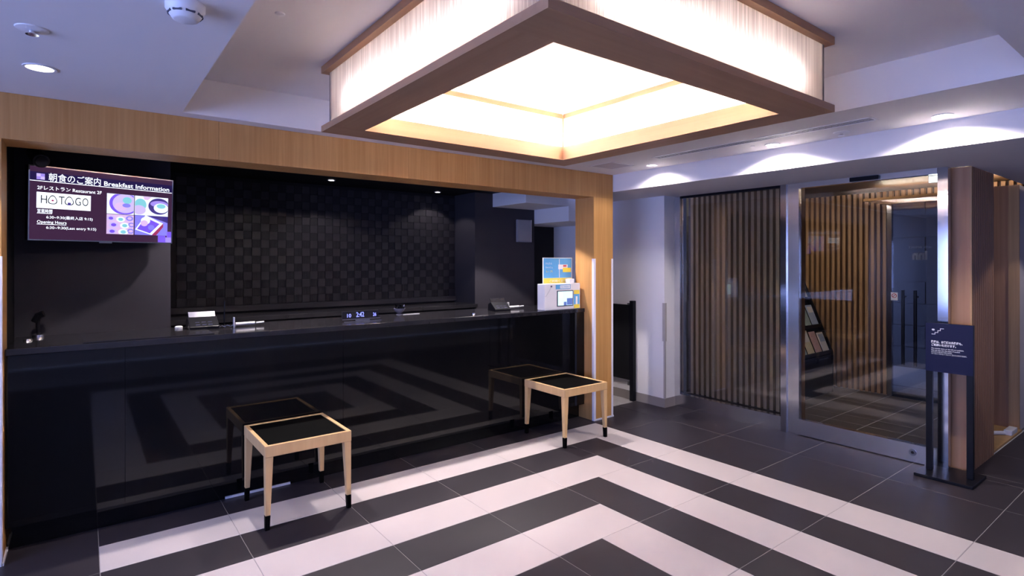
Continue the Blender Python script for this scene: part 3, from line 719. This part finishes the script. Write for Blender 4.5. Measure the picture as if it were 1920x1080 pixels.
for uc in (0.146, 0.250):
    onigiri(uc, 0.450, 0.0285, 'scr_ink', 2); onigiri(uc, 0.450, 0.0225, 'scr_white', 3)
sell('scr_red', 0.146, 0.455, 0.008, 0.012, 4); sb('scr_navy', 0.240, 0.260, 0.468, 0.505, 4)
stext('KITCHEN', 0.095, 0.548, 0.028, 0.25, 'scr_pale')
stext('営業時間', 0.053, 0.625, 0.040, 0.09, bold=0.0); sb('scr_white', 0.053, 0.143, 0.632, 0.638, 1)
stext('6:30~9:30(最終入店 9:15)', 0.108, 0.700, 0.036, 0.295, bold=0.0)
stext('Opening Hours', 0.053, 0.768, 0.040, 0.18, bold=0.0); sb('scr_white', 0.053, 0.233, 0.778, 0.784, 1)
stext('6:30~9:30(Last entry 9:15)', 0.108, 0.840, 0.036, 0.32, bold=0.0)
# the four food pictures
sb('scr_pale', 0.500, 0.696, 0.290, 0.585, 1, 'picture'); sb('scr_pink', 0.500, 0.696, 0.592, 0.880, 1, 'picture')
sb('scr_pale', 0.702, 0.962, 0.290, 0.580, 1, 'picture'); sb('scr_navy', 0.702, 0.962, 0.582, 0.880, 1, 'picture')
def clip_ell(mat, u, v, ru, rv, lay, c):
    pts = []
    for i in range(36):
        t = 2 * math.pi * i / 36; pts.append((min(c[1], max(c[0], u + ru * math.cos(t))), min(c[3], max(c[2], v + rv * math.sin(t)))))
    return spoly(mat, pts, lay)
TL, TRc, BL, BR = (0.502, 0.694, 0.292, 0.583), (0.704, 0.960, 0.292, 0.578), (0.502, 0.694, 0.594, 0.878), (0.704, 0.960, 0.584, 0.878)
clip_ell('scr_violet', 0.625, 0.425, 0.108, 0.165, 2, TL); clip_ell('scr_lilac', 0.630, 0.425, 0.090, 0.140, 3, TL); clip_ell('scr_pink', 0.600, 0.47, 0.045, 0.06, 4, TL)
clip_ell('scr_teal', 0.645, 0.375, 0.033, 0.050, 5, TL); clip_ell('scr_blue', 0.640, 0.45, 0.03, 0.03, 6, TL)
for i, (u, v, r) in enumerate(((0.53, 0.65, 0.03), (0.60, 0.66, 0.032), (0.665, 0.64, 0.028), (0.55, 0.745, 0.034), (0.63, 0.75, 0.034), (0.68, 0.735, 0.026), (0.54, 0.84, 0.034), (0.62, 0.845, 0.036), (0.675, 0.83, 0.028))):
    clip_ell(('scr_lilac', 'scr_pale', 'scr_blue')[i % 3], u, v, r, r * 1.3, 2, BL); clip_ell(('scr_pink', 'scr_violet', 'scr_teal')[(i + 1) % 3], u, v, r * 0.55, r * 0.7, 3, BL)
clip_ell('scr_teal', 0.745, 0.42, 0.045, 0.09, 2, TRc); clip_ell('scr_lilac', 0.735, 0.50, 0.05, 0.07, 3, TRc); spoly('scr_pink', [(0.765, 0.292), (0.83, 0.292), (0.80, 0.345), (0.775, 0.34)], 3)
clip_ell('scr_navy', 0.890, 0.43, 0.085, 0.125, 4, TRc); clip_ell('scr_lilac2', 0.890, 0.395, 0.07, 0.05, 5, TRc); clip_ell('scr_pale', 0.905, 0.455, 0.058, 0.075, 6, TRc); clip_ell('scr_teal', 0.905, 0.425, 0.035, 0.035, 7, TRc)
spoly('scr_blue', [(0.704, 0.584), (0.80, 0.584), (0.96, 0.68), (0.96, 0.878), (0.704, 0.878)], 2)
spoly('scr_red', [(0.835, 0.878), (0.925, 0.69), (0.925, 0.745), (0.87, 0.878)], 4); spoly('scr_pale', [(0.706, 0.80), (0.785, 0.575), (0.925, 0.69), (0.835, 0.875)], 3)
spoly('scr_violet', [(0.722, 0.79), (0.785, 0.612), (0.895, 0.70), (0.82, 0.85)], 4); clip_ell('scr_pale', 0.785, 0.66, 0.036, 0.055, 5, BR); clip_ell('scr_pink', 0.775, 0.70, 0.028, 0.045, 6, BR); clip_ell('scr_blue', 0.83, 0.76, 0.025, 0.04, 6, BR)
sb('scr_violet', 0.885, 0.945, 0.880, 0.985, 2); sb('scr_lilac2', 0.945, 0.9915, 0.905, 0.985, 2); sb('scr_violet', 0.955, 0.9915, 0.815, 0.905, 2)
mt = MB().box(0.30, 0.045, 0.12, 0.45, 0.30, 0.30)
o = bpy.data.objects.new('wall_mount', mt.mesh('wall_mount', 'black_metal')); COL.objects.link(o); o.parent = tv
# dome camera on the portal soffit
kc = empty('security_camera', (-0.19, 3.93, 2.17)); tag(kc, 'small black bullet camera above the television corner', 'camera')
MB().lathe([(0.03, 2.155), (0.034, 2.17)], -0.19, 3.93, 20).build('base', 'black_metal', kc)
MB().tube([(-0.19, 3.93, 2.157), (-0.19, 3.93, 2.06), (-0.188, 3.92, 2.02)], 0.011, 10).build('arm', 'black_metal', kc)
MB().tube([(-0.213, 3.97, 2.04), (-0.178, 3.86, 1.985)], 0.036, 18).build('body', 'black_metal', kc, smooth=True)
MB().tube([(-0.1775, 3.8585, 1.984), (-0.176, 3.853, 1.982)], 0.026, 18).build('lens', 'black_gloss', kc)

# ------------------------------------------------------------------ things on the counter
ZK = 1.02
# desk mat
dm = MB().box(-0.005, 3.74, ZK, 0.62, 4.02, ZK + 0.006); tag(dm.build('desk_mat', 'black_top', None, bevel=0.002), 'flat dark desk mat on the left of the counter', 'mat')
# card reader near the television
def card_reader(x, y, lb, scr_mat, rz=0.0, wd=0.15):
    e = empty('card_reader', (x, y, ZK), rz); tag(e, lb, 'card reader', 'card readers on the counter')
    def lp(name, mat, mb, par=e, bevel=0.0):
        o = bpy.data.objects.new(name, mb.mesh(name, mat)); COL.objects.link(o); o.parent = par
        if bevel: md = o.modifiers.new('edge', 'BEVEL'); md.width = bevel; md.segments = 2
        return o
    h = wd / 2
    lp('body', 'black_metal', MB().prism([(-0.085, 0.0), (0.085, 0.0), (0.075, 0.055), (0.02, 0.075), (-0.085, 0.018)], 'x', -h, h), bevel=0.003)
    s0 = lp('display', scr_mat, MB().hexa([(-h * 0.92, -0.005, 0.048), (h * 0.92, -0.005, 0.048), (h * 0.92, 0.006, 0.044), (-h * 0.92, 0.006, 0.044), (-h * 0.92, 0.045, 0.106), (h * 0.92, 0.045, 0.106), (h * 0.92, 0.056, 0.102), (-h * 0.92, 0.056, 0.102)]), bevel=0.002)
    km = MB().box(-0.012, -0.007, 0, 0.012, 0.007, 0.006).mesh('key', 'screen_grey')
    for r in range(2):
        for c in range(3):
            o = bpy.data.objects.new('key', km); COL.objects.link(o); o.parent = e; o.location = ((c - 1) * 0.036, -0.062 + r * 0.028, 0.026 + r * 0.013)
    return e
card_reader(0.615, 4.13, 'card reader with pale raised display beside the pen stand', 'screen_grey', wd=0.17)
card_reader(2.93, 4.02, 'dark card reader with slanted display near the kiosk', 'black_top', rz=math.radians(-12), wd=0.15)
tag(MB().lathe([(0.022, ZK), (0.023, ZK + 0.014), (0.016, ZK + 0.020)], 0.485, 4.17, 18).build('white_bell', 'white_plastic', None, smooth=True), 'small white round puck left of the pale card reader', 'puck')
tag(MB().tube([(0.745, 4.15, ZK), (0.752, 4.16, ZK + 0.17)], 0.005, 8).build('antenna', 'black_metal', None), 'thin black antenna rod beside the pale card reader', 'antenna')
for i, (x, y) in enumerate(((0.70, 4.07), (0.735, 4.09), (0.76, 4.06))):
    tag(MB().tube([(x, y, ZK + 0.005), (x + 0.02, y + 0.012, ZK + 0.012), (x + 0.04, y - 0.004, ZK + 0.005)], 0.0045, 8).build('cable_plug', 'steel_bright', None), ('short metal cable plug nearest the pale card reader', 'short metal cable plug between two others by the antenna', 'short metal cable plug nearest the white pen stand')[i], 'plug', 'cable plugs on the counter')
def pen_stand(x, y, lb, n):
    e = empty('pen_stand', (x, y, ZK)); tag(e, lb, 'pen stand', 'white pen stands')
    MB().box(x - 0.004, y - 0.012, ZK, x + 0.004, y + 0.012, ZK + 0.065).build('plate', 'white_plastic', e)
    MB().tube([(x + 0.01, y, ZK + 0.02), (x + 0.13, y + 0.01, ZK + 0.02)], 0.010, 10).build('pen_barrel', 'white_plastic', e)
    MB().tube([(x + 0.14, y + 0.01, ZK + 0.02), (x + 0.19, y + 0.015, ZK + 0.022)], 0.006, 8).build('pen_tip', 'white_plastic', e)
pen_stand(0.79, 4.07, 'white pen lying by its plate near the pale card reader', 0)
pen_stand(3.06, 4.06, 'white pen lying by its plate near the dark card reader', 1)
# digital clock with blue figures
dc = empty('digital_clock', (1.62, 3.95, ZK)); tag(dc, 'low digital clock with blue figures on a silver base', 'clock')
MB().box(1.475, 3.935, ZK + 0.012, 1.765, 3.975, ZK + 0.018).build('tray', 'chrome', dc)
MB().box(1.57, 3.93, ZK, 1.68, 3.98, ZK + 0.012).build('foot', 'chrome', dc)
MB().box(1.475, 3.905, ZK, 1.765, 3.928, ZK + 0.004).build('base_plate', 'chrome', dc)
glow('clock_face', (0.01, 0.005, 0.12), 0.02); glow('clock_digit', (0.22, 0.25, 1.0), 1.5)
fc = MB().box(1.48, 3.955, ZK + 0.018, 1.76, 3.965, ZK + 0.072).build('face', 'clock_face', dc)
for b_, x, hh, wd in (('10', 1.51, 0.026, 0.030), ('2:42', 1.585, 0.036, 0.060), ('26', 1.715, 0.026, 0.026)): text_mesh('digits', b_, hh / 0.72, 'clock_digit', fc, (x - 1.62, 0.0045, 0.028), width=wd, offset=0.0004)
# glass bowl of dark sweets
bo = empty('sweets_bowl', (2.05, 4.20, ZK)); tag(bo, 'small footed glass bowl filled with dark wrapped sweets', 'bowl')
MB().lathe([(0.026, ZK), (0.026, ZK + 0.004), (0.010, ZK + 0.010), (0.030, ZK + 0.022), (0.046, ZK + 0.045), (0.048, ZK + 0.052), (0.040, ZK + 0.050)], 2.05, 4.20, 24).build('bowl', 'screen_grey', bo, smooth=True)
for i in range(14):
    t = i * 2.4; r = 0.030 * math.sqrt((i % 7 + 0.5) / 7); zz = ZK + 0.055 + (0.02 if i > 6 else 0)
    cx_, cy_ = 2.05 + r * math.cos(t), 4.20 + r * math.sin(t)
    MB().hexa([(cx_ - 0.012, cy_ - 0.010, zz - 0.008), (cx_ + 0.010, cy_ - 0.012, zz - 0.008), (cx_ + 0.012, cy_ + 0.010, zz - 0.006), (cx_ - 0.010, cy_ + 0.012, zz - 0.006), (cx_ - 0.010, cy_ - 0.012, zz + 0.008), (cx_ + 0.012, cy_ - 0.010, zz + 0.008), (cx_ + 0.010, cy_ + 0.012, zz + 0.01), (cx_ - 0.012, cy_ + 0.010, zz + 0.01)]).build('sweet', 'chrome' if i in (8, 11, 13) else 'black_gloss', bo)
tag(MB().box(2.07, 4.17, ZK, 2.22, 4.176, ZK + 0.004).build('white_ruler', 'white_plastic', None), 'thin white ruler lying behind the sweets bowl', 'ruler')
tag(MB().lathe([(0.014, ZK), (0.012, ZK + 0.010)], 2.55, 3.86, 14).build('silver_button', 'chrome', None), 'small silver call button on the counter front', 'button')
# telephone like stand at the far left
ph = empty('handset_stand', (-0.21, 4.22, ZK)); tag(ph, 'black upright handset on a silver stand at the left counter end', 'handset')
MB().lathe([(0.030, ZK), (0.028, ZK + 0.014), (0.012, ZK + 0.022)], -0.21, 4.22, 18).build('base', 'steel', ph, smooth=True)
MB().tube([(-0.21, 4.22, ZK + 0.018), (-0.212, 4.22, ZK + 0.07), (-0.21, 4.218, ZK + 0.10)], 0.010, 10).build('stem', 'black_metal', ph)
MB().tube([(-0.225, 4.225, ZK + 0.09), (-0.208, 4.215, ZK + 0.125), (-0.185, 4.21, ZK + 0.135)], 0.019, 12).build('head', 'black_metal', ph, smooth=True)
tag(MB().lathe([(0.022, ZK), (0.018, ZK + 0.010)], -0.245, 4.06, 14).build('small_silver_dish', 'steel', None), 'small dull metal disc by the left end of the counter', 'disc')

# kiosk with the poster
kx0, kx1, ky0, ky1 = 3.30, 3.615, 3.76, 3.86
ki = empty('payment_kiosk', (3.45, 3.83, ZK)); tag(ki, 'white countertop kiosk with lit screen at the right counter end', 'kiosk')
MB().box(kx0, ky0, ZK, kx1, ky1, ZK + 0.175).build('body', 'white_plastic', ki, bevel=0.004)
box('top_cap', 'white_plastic', ki, 3.545, 3.80, ZK + 0.175, 3.59, 3.86, ZK + 0.205, bevel=0.004)
box('screen_bezel', 'ink_dark', ki, 3.405, ky0 - 0.004, ZK + 0.022, 3.548, ky0, ZK + 0.128)
glow('kiosk_light', (0.60, 0.90, 1.0), 1.0); glow('kiosk_blue', (0.20, 0.32, 0.95), 0.4); glow('kiosk_green', (0.65, 1.0, 0.80), 1.0)
ks = box('screen', 'kiosk_light', ki, 3.412, ky0 - 0.006, ZK + 0.028, 3.541, ky0 - 0.0041, ZK + 0.122)
box('screen_graphic', 'kiosk_blue', ks, 3.49, ky0 - 0.0068, ZK + 0.03, 3.54, ky0 - 0.0061, ZK + 0.075); box('screen_graphic', 'kiosk_blue', ks, 3.462, ky0 - 0.0068, ZK + 0.028, 3.487, ky0 - 0.0061, ZK + 0.052)
box('screen_graphic', 'kiosk_green', ks, 3.418, ky0 - 0.0068, ZK + 0.078, 3.455, ky0 - 0.0061, ZK + 0.116)
nb = box('name_strip', 'poster_blue', ki, 3.395, ky0 - 0.003, ZK + 0.138, 3.525, ky0, ZK + 0.168)
box('strip_field', 'ink_white', nb, 3.432, ky0 - 0.0036, ZK + 0.142, 3.520, ky0 - 0.003, ZK + 0.164)
text_mesh('lettering', 'PAYMENT', 0.016, 'poster_blue', nb, (3.437 - 3.45, ky0 - 0.0038 - 3.83, 0.147), width=0.078, extrude=0.0002)
lf = box('side_leaflet', 'poster_blue', ki, 3.555, ky0 - 0.003, ZK + 0.004, 3.606, ky0, ZK + 0.125)
box('leaflet_band', 'poster_yellow', lf, 3.555, ky0 - 0.0036, ZK + 0.10, 3.606, ky0 - 0.003, ZK + 0.128); box('leaflet_band', 'poster_yellow', lf, 3.555, ky0 - 0.0036, ZK + 0.004, 3.606, ky0 - 0.003, ZK + 0.03)
box('leaflet_figure', 'ink_white', lf, 3.572, ky0 - 0.0036, ZK + 0.03, 3.588, ky0 - 0.003, ZK + 0.085)
MB().tube([(3.355, ky0 - 0.003, ZK + 0.158), (3.355, ky0 - 0.008, ZK + 0.158)], 0.006, 12).build('cord_button', 'screen_grey', ki)
MB().tube([(3.355, ky0 - 0.006, ZK + 0.155), (3.33, ky0 - 0.006, ZK + 0.12), (3.305, ky0 - 0.006, ZK + 0.09)], 0.0016, 6).build('cord', 'ink_grey', ki)
ki.location = (3.432, 3.815, ZK); ki.scale = (1.381, 1.0, 1.34)
po = empty('standing_poster', (3.41, 3.93, ZK + 0.16)); tag(po, 'blue and yellow card poster standing behind the white kiosk', 'poster')
px0, px1, pz0, pz1, py = 3.325, 3.577, ZK + 0.15, ZK + 0.385, 3.915
bd = box('board', 'ink_white', po, px0, py, ZK - 0.075, px1, py + 0.006, pz1)
fd = box('blue_field', 'poster_blue', po, px0 + 0.006, py - 0.001, pz0 + 0.052, px1 - 0.006, py, pz1 - 0.006)
yb_ = box('yellow_band', 'poster_yellow', po, px0 + 0.004, py - 0.001, pz0, px1 - 0.004, py, pz0 + 0.05)
box('card_picture', 'ink_white', fd, px0 + 0.130, py - 0.002, pz1 - 0.105, px0 + 0.212, py - 0.001, pz1 - 0.062); box('card_picture', 'poster_yellow', fd, px0 + 0.168, py - 0.003, pz1 - 0.132, px0 + 0.240, py - 0.002, pz1 - 0.092)
box('card_picture', 'poster_red', fd, px0 + 0.172, py - 0.003, pz1 - 0.083, px0 + 0.200, py - 0.002, pz1 - 0.066)
box('pole_picture', 'ink_white', fd, px0 + 0.136, py - 0.0016, pz0 + 0.055, px0 + 0.141, py - 0.001, pz1 - 0.012)
for i, (b_, m_) in enumerate((('かんたん', 'ink_white'), ('キャッシュ', 'ink_white'), ('レス', 'poster_yellow'))):
    text_mesh('lettering', b_, 0.022, m_, fd, (px0 + 0.02 - 3.41, py - 0.0015 - 3.93, pz1 - 0.060 - i * 0.036 - (ZK + 0.16)), width=(0.055, 0.06, 0.055)[i], extrude=0.0003)
text_mesh('lettering', 'ご利用ください', 0.026, 'ink_white', yb_, (px0 + 0.05 - 3.41, py - 0.0015 - 3.93, pz0 + 0.014 - (ZK + 0.16)), width=0.17, extrude=0.0003)
po.location = (3.437, 3.887, 1.26); po.scale = (1.44, 1.0, 1.02)
# grey box on the staff wall
gb = empty('wall_box', (3.83, 4.82, 1.66)); tag(gb, 'grey metal box on the dark staff wall', 'wall box')
MB().box(3.742, 4.79, 1.668, 3.932, 4.82, 1.912).build('body', 'dim_paint', gb)
MB().box(3.752, 4.784, 1.678, 3.922, 4.79, 1.902).build('cover', 'dim_paint', gb, bevel=0.003)
MB().box(3.922, 4.783, 1.668, 3.932, 4.79, 1.912).build('edge_trim', 'steel', gb)

# ------------------------------------------------------------------ notice stand
ns_ = empty('notice_stand', (4.63, 1.205, 0)); tag(ns_, 'navy notice board on two black posts before the timber pillar', 'notice stand')
box('base', 'black_metal', ns_, 4.475, 1.045, 0.0, 4.785, 1.365, 0.02, bevel=0.003)
py0, py1 = 1.075, 1.335; nx = 4.63
box('post', 'black_metal', ns_, nx - 0.016, py0, 0.02, nx + 0.016, py0 + 0.036, 1.03, bevel=0.002)
box('post', 'black_metal', ns_, nx - 0.016, py1 - 0.036, 0.02, nx + 0.016, py1, 1.03, bevel=0.002)
bo_ = box('board', 'navy', ns_, nx - 0.018, py0, 0.700, nx - 0.0165, py1, 1.03)
box('board_back', 'black_metal', ns_, nx - 0.0164, py0 + 0.0362, 0.705, nx + 0.016, py1 - 0.0362, 1.03)
def nt(body, y, z, hgt, width, mat='ink_white', bold=0.0):
    return text_mesh('lettering', body, hgt / 0.72, mat, bo_, (nx - 0.0186 - 4.63, y - 1.205, z), rot=(math.pi / 2, 0, -math.pi / 2), width=width, offset=bold, extrude=0.0003)
yl = py1 - 0.036
stp = [(0, 0), (0.018, 0), (0.018, 0.012), (0.034, 0.012), (0.034, 0.026), (0.048, 0.026), (0.048, 0.040), (0.066, 0.040)]
mb = MB()
for (u0, v0), (u1, v1) in zip(stp, stp[1:]):
    a0_, a1_ = yl - u1 - 0.0015, yl - u0 + 0.0015
    mb.box(nx - 0.0190, a0_, 0.955 + v0 - 0.0015, nx - 0.0181, a1_, 0.955 + v1 + 0.0015)
mb.build('stairs_symbol', 'ink_white', bo_)
nt('※', yl + 0.002, 0.978, 0.016, 0.018, bold=0.0004)
nt('階段は、お客様の外階段も、', yl + 0.004, 0.897, 0.013, 0.172, bold=0.0005)
nt('ご利用いただけます。', yl + 0.004, 0.876, 0.013, 0.136, bold=0.0005)
nt('The outside stairs on the left are available.', yl + 0.004, 0.8555, 0.0085, 0.180)
nt('You can also use the stairs if needed.', yl + 0.004, 0.843, 0.0085, 0.160)
nt('您也可以使用外面的楼梯。', yl + 0.004, 0.8305, 0.0075, 0.118, 'ink_grey')
nt('외부 계단도 이용하실 수 있습니다. 您也可以使用外面樓梯。', yl + 0.004, 0.8185, 0.0075, 0.195, 'ink_grey')

# lit exit sign in the vestibule
es = empty('exit_sign', (4.83, 1.36, 2.0)); tag(es, 'small lit white sign high behind the sliding door', 'sign')
box('housing', 'white_plastic', es, 4.825, 1.312, 2.015, 4.85, 1.378, 2.064); box('lit_face', 'sign_light', es, 4.8225, 1.315, 2.018, 4.825, 1.375, 2.061)

# ------------------------------------------------------------------ brochure rack in the vestibule
rk = empty('brochure_rack', (6.3, 3.2, 0)); tag(rk, 'black sloping brochure rack before the vestibule slats', 'rack')
rx0, rx1 = 5.75, 6.66
def yface(z): return 2.80 + (z - 0.44) * 0.404
prof = [(3.48, 0.0), (2.79, 0.0), (2.79, 0.44), (3.17, 1.38), (3.20, 1.38), (3.30, 0.9), (3.48, 0.3)]
MB().prism(prof, 'x', rx1 - 0.02, rx1).build('side_panel', 'black_metal', rk)
MB().prism(prof, 'x', rx0, rx0 + 0.02).build('side_panel', 'black_metal', rk)
MB().box(rx0 + 0.02, 2.795, 0.0, rx1 - 0.02, 2.81, 0.42).build('front_board', 'black_matt', rk)
tiers = [(0.44, yface(0.44)), (0.72, yface(0.72)), (1.02, yface(1.02))]
MB().prism([(yface(0.42) + 0.045, 0.42), (yface(1.36) + 0.045, 1.36), (yface(1.36) + 0.06, 1.36), (yface(0.42) + 0.06, 0.42)], 'x', rx0 + 0.02, rx1 - 0.02).build('back_board', 'black_matt', rk)
for z, y in tiers: MB().box(rx0 + 0.02, y, z - 0.01, rx1 - 0.02, y + 0.045, z).build('shelf', 'black_metal', rk); MB().box(rx0 + 0.02, y - 0.004, z - 0.01, rx1 - 0.02, y, z + 0.03).build('shelf_lip', 'black_metal', rk)
cols_ = ['paper_cream', 'paper_blue', 'paper_pink', 'paper_white', 'paper_teal']
nm = {0.44: ('lowest', 0), 0.72: ('middle', 1), 1.02: ('top', 2)}
cname = {'paper_cream': 'cream', 'paper_blue': 'pale blue', 'paper_pink': 'pink', 'paper_white': 'white', 'paper_teal': 'grey green'}
ordn = ['first', 'second', 'third', 'fourth', 'fifth']
pick = {0: ['paper_white', 'paper_pink', 'paper_cream', 'paper_teal', 'paper_blue'], 1: ['paper_blue', 'paper_teal', 'paper_white', 'paper_pink', 'paper_cream'], 2: ['paper_cream', 'paper_white', 'paper_blue', 'paper_teal', 'paper_pink']}
for z, y in tiers:
    tn, ti_ = nm[z]
    for c in range(5):
        xb = rx1 - 0.035 - c * 0.172; xa = xb - 0.135
        hgt = 0.215 + 0.02 * ((c + ti_) % 3); m_ = pick[ti_][c]
        sl_ = 0.404
        ya = y + 0.012; yb2 = ya + hgt * sl_; t = 0.008; zz = z + 0.0015
        o = MB().hexa([(xa, ya, zz), (xb, ya, zz), (xb, ya + t, zz - 0.001), (xa, ya + t, zz - 0.001), (xa, yb2, zz + hgt), (xb, yb2, zz + hgt), (xb, yb2 + t, zz + hgt - 0.002), (xa, yb2 + t, zz + hgt - 0.002)]).build('brochure', m_)
        tag(o, '%s brochure in the %s rack tier, %s from the slat wall' % (cname[m_], tn, ordn[c]), 'brochure', 'brochures in the rack')
        ow_ = parent_world(o)
        f0 = 0.55 + 0.1 * ((c + ti_) % 2); za, zb_ = zz + hgt * f0, zz + hgt * 0.92
        MB().hexa([(xa + 0.012, ya + hgt * f0 * sl_ - 0.0015, za), (xb - 0.012, ya + hgt * f0 * sl_ - 0.0015, za), (xb - 0.012, ya + hgt * f0 * sl_ + 0.001, za), (xa + 0.012, ya + hgt * f0 * sl_ + 0.001, za),
                   (xa + 0.012, ya + hgt * 0.92 * sl_ - 0.0015, zb_), (xb - 0.012, ya + hgt * 0.92 * sl_ - 0.0015, zb_), (xb - 0.012, ya + hgt * 0.92 * sl_ + 0.001, zb_), (xa + 0.012, ya + hgt * 0.92 * sl_ + 0.001, zb_)]).build('cover_picture', cols_[(c + ti_ * 2 + 1) % 5], o)
